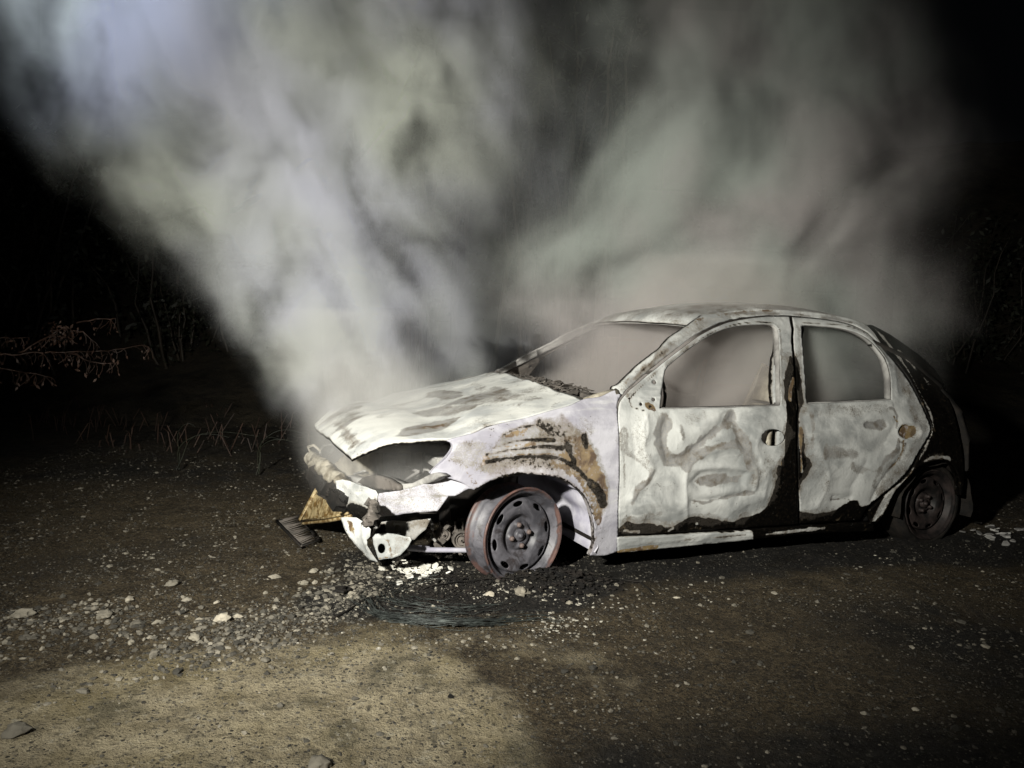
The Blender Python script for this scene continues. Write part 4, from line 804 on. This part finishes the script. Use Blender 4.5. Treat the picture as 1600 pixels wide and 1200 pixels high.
chip = [(gp(*p), s, n) for p, s, n in (((800, 925), .06, 70), ((770, 940), .05, 30), ((880, 970), .075, 110), ((860, 985), .05, 60), ((930, 945), .10, 50), ((685, 918), .05, 110), ((1050, 1000), .3, 8), ((1150, 930), .2, 18), ((1000, 960), .15, 18), ((720, 930), .09, 40), ((1400, 870), .25, 14), ((620, 905), .1, 30), ((560, 985), .25, 50))]
XY = np.vstack([c + rng.normal(0, 1, (n, 2)) * (s, s * .6) for c, s, n in chip]); pebbles('ash_chips', XY, .002 + .009 * rng.random(len(XY)) ** 3, M['chip'], .4, label='small white flakes of ash and glass strewn before the wheel')
# stones big enough to point at
STONES = [((346, 973), .034, .95, 'largest pale rounded stone on the gravel left of the car'), ((371, 966), .018, .8, 'small pale stone right of the largest pale stone'), ((311, 971), .018, .6, 'small tan stone left of the largest pale stone'),
    ((268, 913), .03, .35, 'brown upright stone lying apart, far left of the bumper'), ((166, 963), .036, .40, 'flat brown slab of stone at the left of the gravel band'), ((202, 940), .024, .7, 'flat pale stone behind the gravel band at far left'),
    ((292, 937), .021, .55, 'grey stone between the brown upright stone and the pale ones'), ((35, 962), .045, .45, 'wide flat stone nearest the left edge of the photo'), ((306, 997), .026, .6, 'tan angular stone in front of the largest pale stone'),
    ((339, 941), .016, .9, 'whitish small stone behind the largest pale stone'), ((490, 892), .026, .65, 'beige angular stone lying left below the torn bumper'), ((430, 902), .024, .55, 'yellowish brown stone left of the beige angular one'),
    ((475, 912), .022, .45, 'grey stone in front of the beige angular one'), ((765, 933), .025, 1., 'chalk white lump just below the front wheel rim'), ((815, 930), .042, .6, 'rough beige grey rock against the foot of the front wheel rim'),
    ((500, 1196), .036, .3, 'flat brown stone cut off by the bottom edge'), ((24, 1146), .036, .2, 'dark flat stone low at the left edge'), ((130, 1080), .022, .25, 'dark grey stone on the pale ground at lower left'),
    ((1431, 1104), .014, .95, 'lone white pebble on dark ground at lower right'), ((1057, 929), .017, .95, 'lone white pebble below the front door'), ((712, 926), .012, .98, 'small white lump left of the chalk white one'), ((677, 952), .016, .85, 'pale lump among the tyre wires'),
    ((547, 933), .013, .9, 'white pebble at the left tip of the tyre wires'), ((415, 1030), .02, .25, 'dark stone at the upper edge of the pale ground')]
smat = stone_mat('field_stone', .12, .42)
for (px, py), s, tn, lb in STONES:
    q = ground(px, py); z = float(gz(q)[0]); sc3 = s * .8 * np.array([rng.uniform(.9, 1.25), rng.uniform(.7, .9), rng.uniform(.4, .6)])
    d = 1 + (fbm(JV * 1 + q[0] * 9 + 20, 1.3, 2)[:, None] - .5) * .9; P3 = np.round(JV * 1.6) / 1.6 * .6 + JV * .4; P3 = P3 * d * sc3
    o = mesh('stone', P3, JF, smat, None, True); at = o.data.attributes.new('Tint', 'FLOAT', 'POINT'); at.data.foreach_set('value', np.full(len(P3), tn, np.float32))
    o.location = (q[0], q[1], z + sc3[2] * .45); o.rotation_euler = (rng.uniform(-.2, .2), rng.uniform(-.2, .2), rng.uniform(0, 6)); tag(o, lb, 'stone', 'loose stones on the track')
# burnt scraps
def scrap(name, px, py, s, mat, label, cat, n=1, spread=0, flat=.25):
    q = ground(px, py); bm = bmesh.new()
    for _ in range(n):
        u, v = q + rng.normal(0, 1, 2) * spread; z = float(gz((u, v))[0]); w_ = s * random.uniform(.5, 1.2)
        k = random.randint(5, 8); a0 = random.random() * 6; pts = [(w_ * random.uniform(.45, 1) * math.cos(a0 + 2 * math.pi * i / k), w_ * random.uniform(.35, .8) * math.sin(a0 + 2 * math.pi * i / k)) for i in range(k)]
        rot = Matrix.Rotation(random.uniform(-.5, .5), 3, 'X') @ Matrix.Rotation(random.uniform(-.4, .4), 3, 'Y') @ Matrix.Rotation(random.uniform(0, 6), 3, 'Z')
        c = Vector((u, v, z + w_ * flat)); t = w_ * .10
        lo = [bm.verts.new(c + rot @ Vector((x, y, -t + random.uniform(-.5, .5) * t))) for x, y in pts]; hi = [bm.verts.new(c + rot @ Vector((x * .96, y * .96, t + random.uniform(-.6, .6) * t))) for x, y in pts]
        bm.faces.new(hi); bm.faces.new(lo[::-1])
        for i in range(k): bm.faces.new((lo[i], lo[(i + 1) % k], hi[(i + 1) % k], hi[i]))
    o = done(name, bm, M[mat], None, False); tag(o, label, None if n > 5 else cat, kind='stuff' if n > 5 else None); return o
scrap('ash_flakes', 655, 889, .024, 'pale', 'heap of thin pale ash flakes under the torn front bumper', 'ash', 80, .06)
scrap('charred_scrap', 704, 1090, .022, 'black', 'small black charred scrap alone on the pale ground', 'scrap')
scrap('charred_scrap', 533, 925, .03, 'black', 'black charred lump left of the tyre wires', 'scrap', 4, .02, .5)
scrap('ash_debris', 1570, 836, .035, 'grey', 'strewn pale debris at the right edge behind the rear wheel', 'debris', 26, .12)
scrap('ash_heap', 690, 925, .011, 'black', 'low heap of black tyre ash among the wires before the front wheel', 'ash', 420, .13, .5)
scrap('charred_clods', 880, 908, .018, 'black', 'black burnt clods heaped around the front wheel rim', 'debris', 260, .10, .5)
# steel wires left of the burnt tyre
bm = bmesh.new(); ctl = [ground(*p) for p in ((575, 935), (590, 962), (650, 976), (730, 980), (800, 968), (870, 966))]; ctl = resample(ctl, .05, False)
for k in range(75):
    a = random.uniform(0, .45); b = random.uniform(.45, 1); n0, n1 = int(a * len(ctl)), max(int(a * len(ctl)) + 5, int(b * len(ctl))); seg = ctl[n0:n1]
    if len(seg) < 4: continue
    off = rng.normal(0, .017, 2); tw = rng.normal(0, .035, 2); L = []
    for i, q in enumerate(seg):
        t = i / (len(seg) - 1); u = q + off + tw * (t - .3) + rng.normal(0, .0018, 2); L.append((u[0], u[1], float(gz(u)[0]) + .006 + .02 * abs(math.sin(k)) * math.sin(math.pi * t)))
    tube(L, random.choice((.0009, .0012, .0016)), 3, bm, False)
for k in range(22):
    c = ground(690, 935) + rng.normal(0, .03, 2); rr = random.uniform(.10, .22); a0 = random.uniform(1.5, 4); L = []
    for i in range(14):
        a = a0 + i * .16; u = c + np.array([rr * 1.5 * math.cos(a), rr * math.sin(a)]); L.append((u[0], u[1], float(gz(u)[0]) + .006 + .012 * random.random()))
    tube(L, .0011, 3, bm, False)
tag(done('tyre_wire_bundle', bm, M['wire']), 'tangled grey steel wires of the burnt tyre lying before the front wheel', 'wire')
bm = bmesh.new()
for pts in (((520, 968), (545, 955), (575, 938), (600, 930)), ((660, 930), (690, 925), (760, 915), (840, 914)), ((905, 912), (950, 900), (1000, 905), (1020, 925))):
    L = resample([ground(*p) for p in pts], .03, False); tube([(q[0], q[1], float(gz(q)[0]) + .008) for q in L], .003, 5, bm)
tag(done('burnt_cable', bm, M['black']), 'thin blackened cable trailing past the front wheel', 'cable')
# golden brown panel leaning on the bumper, and the finned grille piece on the ground
g0 = np.array([*ground(470, 820), .0]); g0[2] = float(gz(g0[:2])[0]) + .01
a1 = car_w(car_on(0, -.66, 551, 806)); a2 = car_w(car_on(0, -.70, 497, 762))
nrm = np.cross(a1 - g0, a2 - g0); nrm /= np.linalg.norm(nrm)
if nrm[1] > 0: nrm = -nrm
def on_plane(px, py): d = ray(px, py); o = np.array([0, 0, CAM_H]); return o + d * (((g0 - o) @ nrm) / (d @ nrm))
gr = empty('browned_panel', g0); tag(gr, 'golden brown scorched panel with a folded rim leaning under the bumper', 'panel')
out = Z5([(205, 450), (350, 540), (400, 620), (490, 690), (300, 715), (90, 740), (55, 722)]); ax = (a1 - g0) / np.linalg.norm(a1 - g0); ay = np.cross(nrm, ax)
O = np.array([[(on_plane(*p) - g0) @ ax, (on_plane(*p) - g0) @ ay] for p in out]); Q, F_ = tri2d(resample(O, .01, True, False), [], .010); hh = (fbm(np.c_[Q, Q[:, :1] * 0], 30, 3) - .5) * .018
P3 = Q[:, :1] * ax + Q[:, 1:] * ay + hh[:, None] * nrm
shell('panel_face', P3, F_, np.tile(-nrm, (len(P3), 1)), .004, M['gold'], gr)
bm = bmesh.new(); k = [on_plane(*p) - g0 + nrm * .006 for p in Z5([(205, 450), (55, 722), (85, 755), (300, 730), (492, 692)])]; tube(k, .009, 5, bm); tube([p + nrm * .012 + np.array((0, 0, .012)) for p in k[2:]], .006, 5, bm); done('panel_rim', bm, M['gold'], gr)
ge = empty('grille_piece', (*ground(462, 838), 0)); ge.location.z = float(gz(ge.location[:2])[0]); tag(ge, 'burnt grey finned grille piece lying flat left of the bumper', 'grille')
cs = [np.array([*ground(*p), 0]) - np.array([*ground(462, 838), 0]) for p in ((432, 818), (466, 812), (498, 848), (470, 858))]
bm = bmesh.new()
for i in range(24):
    t = i / 23; a = cs[0] * (1 - t) + cs[3] * t; b = cs[1] * (1 - t) + cs[2] * t; tube([a + (0, 0, .03), b + (0, 0, .035 + .01 * math.sin(i))], .0035, 4, bm)
done('fins', bm, M['inner'], ge); bm = bmesh.new(); tube([c + np.array([0, 0, .03]) for c in cs + cs[:1]], .008, 5, bm); done('frame', bm, M['black'], ge)

# ------------------------------------------------------------------ hillside and plants in the dark
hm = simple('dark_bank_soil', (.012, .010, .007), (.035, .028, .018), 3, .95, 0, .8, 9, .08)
hx = np.linspace(-45, 45, 160); hy = np.linspace(7.6, 60, 60); HX, HY = np.meshgrid(hx, hy); Hq = np.c_[HX.ravel(), HY.ravel()]
hz = 5.5 * sm((Hq[:, 1] - 8 - 1.2 * np.sin(Hq[:, 0] * .4)) / 10) + (fbm(np.c_[Hq, Hq[:, :1] * 0], .7, 4) - .5) * 1.2 * sm((Hq[:, 1] - 7.6) / 2) - .12
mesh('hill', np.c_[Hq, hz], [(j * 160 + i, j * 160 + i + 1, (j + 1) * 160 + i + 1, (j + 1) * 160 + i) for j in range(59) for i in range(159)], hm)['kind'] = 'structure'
def leaf_mat(name, a, b_):
    m, nt, b, P = mat_new(name); nt.put(b.inputs['Base Color'], nt.mix(nt.ss(nt.noise(P, 6, 4, .6), .35, .65), a, b_)); b.inputs['Roughness'].default_value = .6; return m
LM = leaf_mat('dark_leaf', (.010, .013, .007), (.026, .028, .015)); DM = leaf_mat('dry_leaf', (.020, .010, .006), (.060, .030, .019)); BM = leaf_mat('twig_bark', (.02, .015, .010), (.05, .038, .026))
def leaves(bm, p, n, spread, size, droop=.3):
    for _ in range(n):
        c = Vector(p) + Vector(rng.normal(0, spread, 3)); d = Vector((rng.normal(), rng.normal(), rng.normal() - droop)).normalized(); s = d.cross(Vector(rng.normal(size=3))).normalized(); L = size * rng.uniform(.6, 1.4); w_ = L * .22
        bm.faces.new([bm.verts.new(c), bm.verts.new(c + d * L * .5 + s * w_), bm.verts.new(c + d * L), bm.verts.new(c + d * L * .45 - s * w_)])
def shrub(x, y, h, wdt, n, label, dens=1.0):
    e = empty('shrub', (x, y, 0)); tag(e, label, 'shrub', 'shrubs on the bank behind the car'); bs, bl = bmesh.new(), bmesh.new()
    for i in range(n):
        r0 = Vector((rng.normal() * wdt * .35, rng.normal() * wdt * .2, 0)); a = rng.uniform(0, 6.28); tip = r0 + Vector((math.cos(a) * wdt * rng.uniform(.2, 1), math.sin(a) * wdt * .5 * rng.uniform(.2, 1), h * rng.uniform(.55, 1))); mid = (tip + r0) * .5 + Vector((rng.normal() * .25, rng.normal() * .2, h * rng.uniform(0, .2))); pts = []
        for j in range(9): t = j / 8; p = r0 * (1 - t) ** 2 + mid * (2 * t * (1 - t)) + tip * t * t + Vector((rng.normal() * .03, rng.normal() * .03, -.1 * (1 - t))); pts.append(p)
        tube(pts, [.018 * (1 - .8 * j / 8) * h / 2 for j in range(9)], 5, bs, False)
        for j in range(3, 9):
            leaves(bl, pts[j], int(16 * dens), .16, .085)
            if rng.random() < .6:
                q = pts[j] + Vector(rng.normal(0, .28, 3)); tube([pts[j], q], .004, 3, bs, False); leaves(bl, q, int(12 * dens), .09, .08)
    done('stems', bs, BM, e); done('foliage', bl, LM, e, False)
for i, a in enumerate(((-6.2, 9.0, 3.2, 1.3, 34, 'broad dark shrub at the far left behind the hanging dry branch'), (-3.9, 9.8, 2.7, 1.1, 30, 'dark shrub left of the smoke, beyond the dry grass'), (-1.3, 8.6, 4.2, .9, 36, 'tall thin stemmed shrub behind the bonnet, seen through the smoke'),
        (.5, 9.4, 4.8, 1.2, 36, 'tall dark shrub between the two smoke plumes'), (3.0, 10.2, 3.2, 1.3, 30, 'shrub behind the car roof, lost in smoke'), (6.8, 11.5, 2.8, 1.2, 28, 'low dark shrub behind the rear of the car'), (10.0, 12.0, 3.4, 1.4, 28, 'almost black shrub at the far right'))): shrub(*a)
# dry grass and dead stalks at the foot of the bank
bm = bmesh.new()
for _ in range(1500):
    x = rng.uniform(-5, 6.5); y = rng.uniform(5.9, 8.6); 
    if -.3 < x < 3.6 and y < 6.2: continue
    if vnoise(np.array([[x, y, .5]]), 1.6)[0] < rng.uniform(.3, .75): continue
    h = rng.uniform(.05, .34) * (1.3 if rng.random() < .1 else 1); a = rng.uniform(0, 6.28); l = rng.uniform(.2, 1.3) * h; w_ = .004; p = Vector((x, y, -.02)); m_ = p + Vector((math.cos(a) * l * .3, math.sin(a) * l * .3, h * .6)); t_ = p + Vector((math.cos(a) * l, math.sin(a) * l, h * (1 - .4 * l / h))); s = Vector((w_, 0, 0))
    v = [bm.verts.new(q) for q in (p - s, p + s, m_ + s, m_ - s, t_)]; bm.faces.new(v[:4]); bm.faces.new((v[3], v[2], v[4]))
tag(done('dry_grass', bm, DM, None, False), 'dead brown grass and stalks along the foot of the bank', kind='stuff')
# dry branch hanging in from the left
def P3d(px, py, Y): return Vector(at_y(px, py, Y))
e = empty('dry_branch', P3d(-60, 560, 4.6)); tag(e, 'dry reddish branch with hanging withered leaves reaching in from the left', 'branch'); o0 = e.location.copy(); bs, bl = bmesh.new(), bmesh.new()
for pts in ([(-60, 560), (30, 553), (90, 551), (135, 550), (180, 546), (232, 540)], [(30, 553), (70, 530), (100, 515), (130, 520), (150, 535)], [(90, 551), (120, 556), (150, 566), (180, 568)], [(-40, 570), (40, 582), (80, 590)], [(120, 503), (150, 498), (180, 497)], [(-60, 530), (20, 527), (45, 528)]):
    L = [P3d(px, py + rng.uniform(-2, 2), 4.6 + rng.uniform(-.12, .12)) - o0 for px, py in resample(pts, 12, False)]; tube(L, [.006 * (1 - .7 * i / len(L)) for i in range(len(L))], 5, bs, False)
    for q in L[2:]:
        for _ in range(rng.integers(1, 5)):
            t = q + Vector((rng.normal() * .03, rng.normal() * .03, -rng.uniform(.01, .08))); tube([q, (q + t) / 2 + Vector((.008, 0, 0)), t], .0018, 3, bs, False); leaves(bl, t, 1, .008, .028, 1.6)
for _ in range(45): leaves(bl, P3d(rng.uniform(75, 115), rng.uniform(508, 535), 4.6) - o0, 2, .015, .028, .8)
r0 = Vector((*ground(-330, 900), -.05)) - o0; tube([r0, r0 + Vector((-.1, .1, .5)), P3d(-330, 600, 4.6) - o0, P3d(-160, 568, 4.6) - o0, P3d(-60, 560, 4.6) - o0, P3d(-20, 557, 4.6) - o0], [.022, .019, .014, .010, .007, .006], 7, bs, False)
for q_ in ((-60, 530), (-40, 570)): tube([P3d(-170, 568, 4.6) - o0, P3d(*q_, 4.6) - o0], .005, 5, bs, False)
done('twigs', bs, DM, e); done('withered_leaves', bl, DM, e, False)
for k, (px, py, Y, lb) in enumerate(((275, 735, 5.9, 'arching dead stalk among the dry grass left of the smoke'), (400, 742, 5.8, 'bent dead stalk just left of the smoke base'))):
    bm = bmesh.new(); b0 = Vector((*ground(px, py), 0)); 
    for i in range(3):
        a = rng.uniform(-1, 1.2); h = rng.uniform(.2, .42); L = [b0 + Vector((a * (.10 * t + .42 * t ** 3) + .012 * math.sin(9 * t + i), .03 * math.sin(5 * t + i), h * (1.5 * t - .75 * t ** 3))) for t in np.linspace(0, 1, 12)]; tube(L, [.0035 * (1 - .6 * t) for t in np.linspace(0, 1, 12)], 4, bm, False)
    tag(done('dead_stalk', bm, LM), lb, 'stalk')
# ------------------------------------------------------------------ smoke (a volume grid grown from fields)
def smoke(name, label, lo, hi, plumes, res, color, strength, aniso=-.05, seed=0., group=None, loc=None, tint=None):
    tree = bpy.data.node_groups.new(name, 'GeometryNodeTree')
    tree.interface.new_socket('Geometry', in_out='OUTPUT', socket_type='NodeSocketGeometry')
    g = NT(tree); out = g.n.new('NodeGroupOutput')
    P = g.n.new('GeometryNodeInputPosition').outputs[0]
    x, y, z = g.sep(P)
    def curve(pts):
        z0, z1 = pts[0][0], pts[-1][0]; v = [p[1] for p in pts]; v0, v1 = min(v), max(v) + 1e-6
        n = g.n.new('ShaderNodeFloatCurve'); cm = n.mapping; cv = cm.curves[0]
        norm = [((a - z0) / (z1 - z0), (b - v0) / (v1 - v0)) for a, b in pts]
        cv.points[0].location = norm[0]; cv.points[1].location = norm[-1]
        for q in norm[1:-1]: cv.points.new(*q)
        for q in cv.points: q.handle_type = 'AUTO_CLAMPED'
        cm.update(); g.put(n.inputs['Value'], g.m('DIVIDE', g.m('SUBTRACT', z, z0), z1 - z0, clamp=True))
        return g.m('MULTIPLY_ADD', n.outputs[0], v1 - v0, v0)
    total = None
    for k, p in enumerate(plumes):
        cx, cyy, rx, ry, am = [curve([(q[0], q[i]) for q in p['pts']]) for i in (1, 2, 3, 4, 5)]
        # flow aligned coordinates: u, v across, z along; then bent by big slow eddies
        dx = g.m('SUBTRACT', x, cx); dy = g.m('SUBTRACT', y, cyy)
        Q = g.comb(g.m('ADD', dx, 3.1 * k + seed), dy, g.m('MULTIPLY', z, p.get('stretch', .62)))
        eddy = g.n.new('ShaderNodeTexNoise'); g.put(eddy.inputs['Vector'], Q); eddy.inputs['Scale'].default_value = 1.1; eddy.inputs['Detail'].default_value = 2
        e = g.vm('SUBTRACT', eddy.outputs['Color'], (.5, .5, .5))
        Q2 = g.vm('ADD', Q, g.vm('SCALE', e, p.get('warp', 1.3)))
        n1 = g.noise(Q2, p.get('s', 1.9), 6, .60)
        ex, ey, ez = g.sep(e)
        wv = p.get('edge', .9)
        u = g.m('DIVIDE', g.m('MULTIPLY_ADD', ex, wv, dx), rx); v = g.m('DIVIDE', g.m('MULTIPLY_ADD', ey, wv, dy), ry)
        d = g.m('SQRT', g.m('ADD', g.m('MULTIPLY', u, u), g.m('MULTIPLY', v, v)))
        body = g.ss(d, p.get('in', .35), 1.0, 1., 0.)
        wisp = g.ss(n1, p.get('lo', .36), p.get('hi', .72))
        zz = g.m('MULTIPLY', g.ss(z, p['pts'][0][0], p['pts'][0][0] + p.get('rise', .25)), am)
        dens = g.m('MULTIPLY', g.m('MULTIPLY', body, g.m('ADD', wisp, p.get('base', .05))), zz)
        total = dens if total is None else g.m('ADD', total, dens)
    vc = g.n.new('GeometryNodeVolumeCube')
    g.put(vc.inputs['Density'], total); vc.inputs['Min'].default_value = lo; vc.inputs['Max'].default_value = hi
    for i, a in enumerate('XYZ'): vc.inputs['Resolution ' + a].default_value = max(8, int((hi[i] - lo[i]) / res))
    m = bpy.data.materials.new(name); m.use_nodes = True; mt = NT(m.node_tree); mt.n.remove(mt.n['Principled BSDF'])
    pv = mt.n.new('ShaderNodeVolumePrincipled'); pv.inputs['Color'].default_value = (*color, 1); pv.inputs['Anisotropy'].default_value = aniso
    tc = mt.n.new('ShaderNodeTexCoord').outputs['Object']
    mt.put(pv.inputs['Color'], mt.mix(mt.ss(mt.noise(tc, .9, 2), .40, .62), color, tint or color))
    pv.inputs['Density Attribute'].default_value = ''
    a = mt.attr('density', 'Fac'); mt.put(pv.inputs['Density'], mt.m('MULTIPLY', a, strength))
    mt.l.new(pv.outputs[0], mt.n['Material Output'].inputs['Volume'])
    sm = g.n.new('GeometryNodeSetMaterial'); sm.inputs['Material'].default_value = m
    g.l.new(vc.outputs[0], sm.inputs['Geometry']); g.l.new(sm.outputs[0], out.inputs[0])
    me = bpy.data.meshes.new(name); me.materials.append(m)
    o = bpy.data.objects.new(name, me); C.objects.link(o)
    md = o.modifiers.new('plume', 'NODES'); md.node_group = tree
    if loc: o.location = loc[0]; o.rotation_euler = (0, 0, loc[1])
    tag(o, label, None, group, 'stuff'); return o
def edge_pts(rows, amps):
    """rows: (y_left_px, x_left, x_right, depth, thickness) of the plume outline -> (z, cx, cy, rx, ry, amp)"""
    o = []
    for (py, xl, xr, Y, ry), a in zip(rows, amps):
        A, B = at_y(xl, py, Y), at_y(xr, py, Y); z = (A[2] + B[2]) / 2
        o.append((z, (A[0] + B[0]) / 2, Y, abs(B[0] - A[0]) / 2, ry, a))
    return sorted(o)
A = edge_pts([(680, 400, 690, 3.85, .3), (600, 340, 780, 4.0, .42), (520, 290, 770, 4.15, .5), (400, 215, 770, 4.3, .58), (280, 70, 800, 4.5, .65),
              (170, -20, 830, 4.7, .7), (60, -100, 870, 4.9, .75), (-120, -240, 920, 5.1, .8)], [.8, 1.1, 1.15, 1.1, 1, 1, 1, .9])
B = edge_pts([(640, 850, 1430, 4.3, .4), (540, 760, 1450, 4.5, .45), (430, 700, 1530, 4.8, .5), (300, 780, 1570, 5.0, .55),
              (150, 800, 1580, 5.2, .6), (0, 820, 1520, 5.4, .6), (-120, 830, 1480, 5.5, .6)], [1.3, 1.25, 1.0, .6, .3, .17, .12])
H = edge_pts([(640, 620, 900, 4.9, .5), (500, 600, 950, 5.1, .5), (300, 560, 1000, 5.4, .5), (100, 520, 1020, 5.6, .5), (-120, 500, 1000, 5.8, .5)], [.28, .25, .16, .13, .1])
smoke('engine_smoke', 'thick white smoke pouring off the bonnet and drifting up to the left', (-4.8, 2.9, .55), (1.6, 6.5, 4.0), [dict(pts=A, s=3.4, lo=.43, hi=.65, base=.06, warp=.85, rise=.15, edge=1.2, **{'in': .15}), dict(pts=H, s=2.0, lo=.40, hi=.7, base=.1, edge=1., **{'in': .0})], .034, (.955, .985, .915), 9.0, tint=(.89, .90, 1.0))
smoke('cabin_smoke', 'thinner grey smoke rising through the roof and windows of the burnt car', (-.6, 3.3, .5), (4.4, 6.3, 4.0), [dict(pts=B, s=2.7, lo=.38, hi=.72, base=.14, warp=.9, edge=1.2, **{'in': .1})], .034, (.975, .925, .92), 7.5, seed=5, tint=(.905, .96, .915))
cab = [(.15, 1.25, .80, .8, .74, .8), (.55, 1.25, .80, 1.1, .74, 1), (.95, 1.45, .80, .85, .62, 1), (1.2, 1.5, .8, .7, .5, .8), (1.5, 1.6, .85, .6, .5, .3)]
smoke('trapped_smoke', 'pale brownish smoke filling the cabin behind the empty windows', (.36, .06, .17), (2.5, 1.55, 1.5), [{'pts': cab, 'in': .75, 's': 2.6, 'lo': .32, 'hi': .7, 'base': .25, 'edge': .1, 'stretch': 1}], .035, (.965, .905, .87), 2.3, seed=9, loc=((CX0, CY0, 0), CT))
eng = [(.20, -.50, .80, .28, .70, .6), (.45, -.45, .80, .42, .85, 1.), (.62, -.45, .85, .45, .85, 1.), (.80, -.55, 1.0, .45, .9, .7), (1.0, -.6, 1.2, .4, .8, .3)]
smoke('bay_smoke', 'thin haze hanging in the headlamp opening and over the torn bumper', (-1.15, -.1, .1), (.25, 2.2, 1.1), [{'pts': eng, 'in': .2, 's': 4.0, 'lo': .35, 'hi': .7, 'base': .15, 'edge': .3, 'stretch': .8, 'rise': .2}], .03, (.97, .955, .94), 2.8, seed=3, loc=((CX0, CY0, 0), CT))
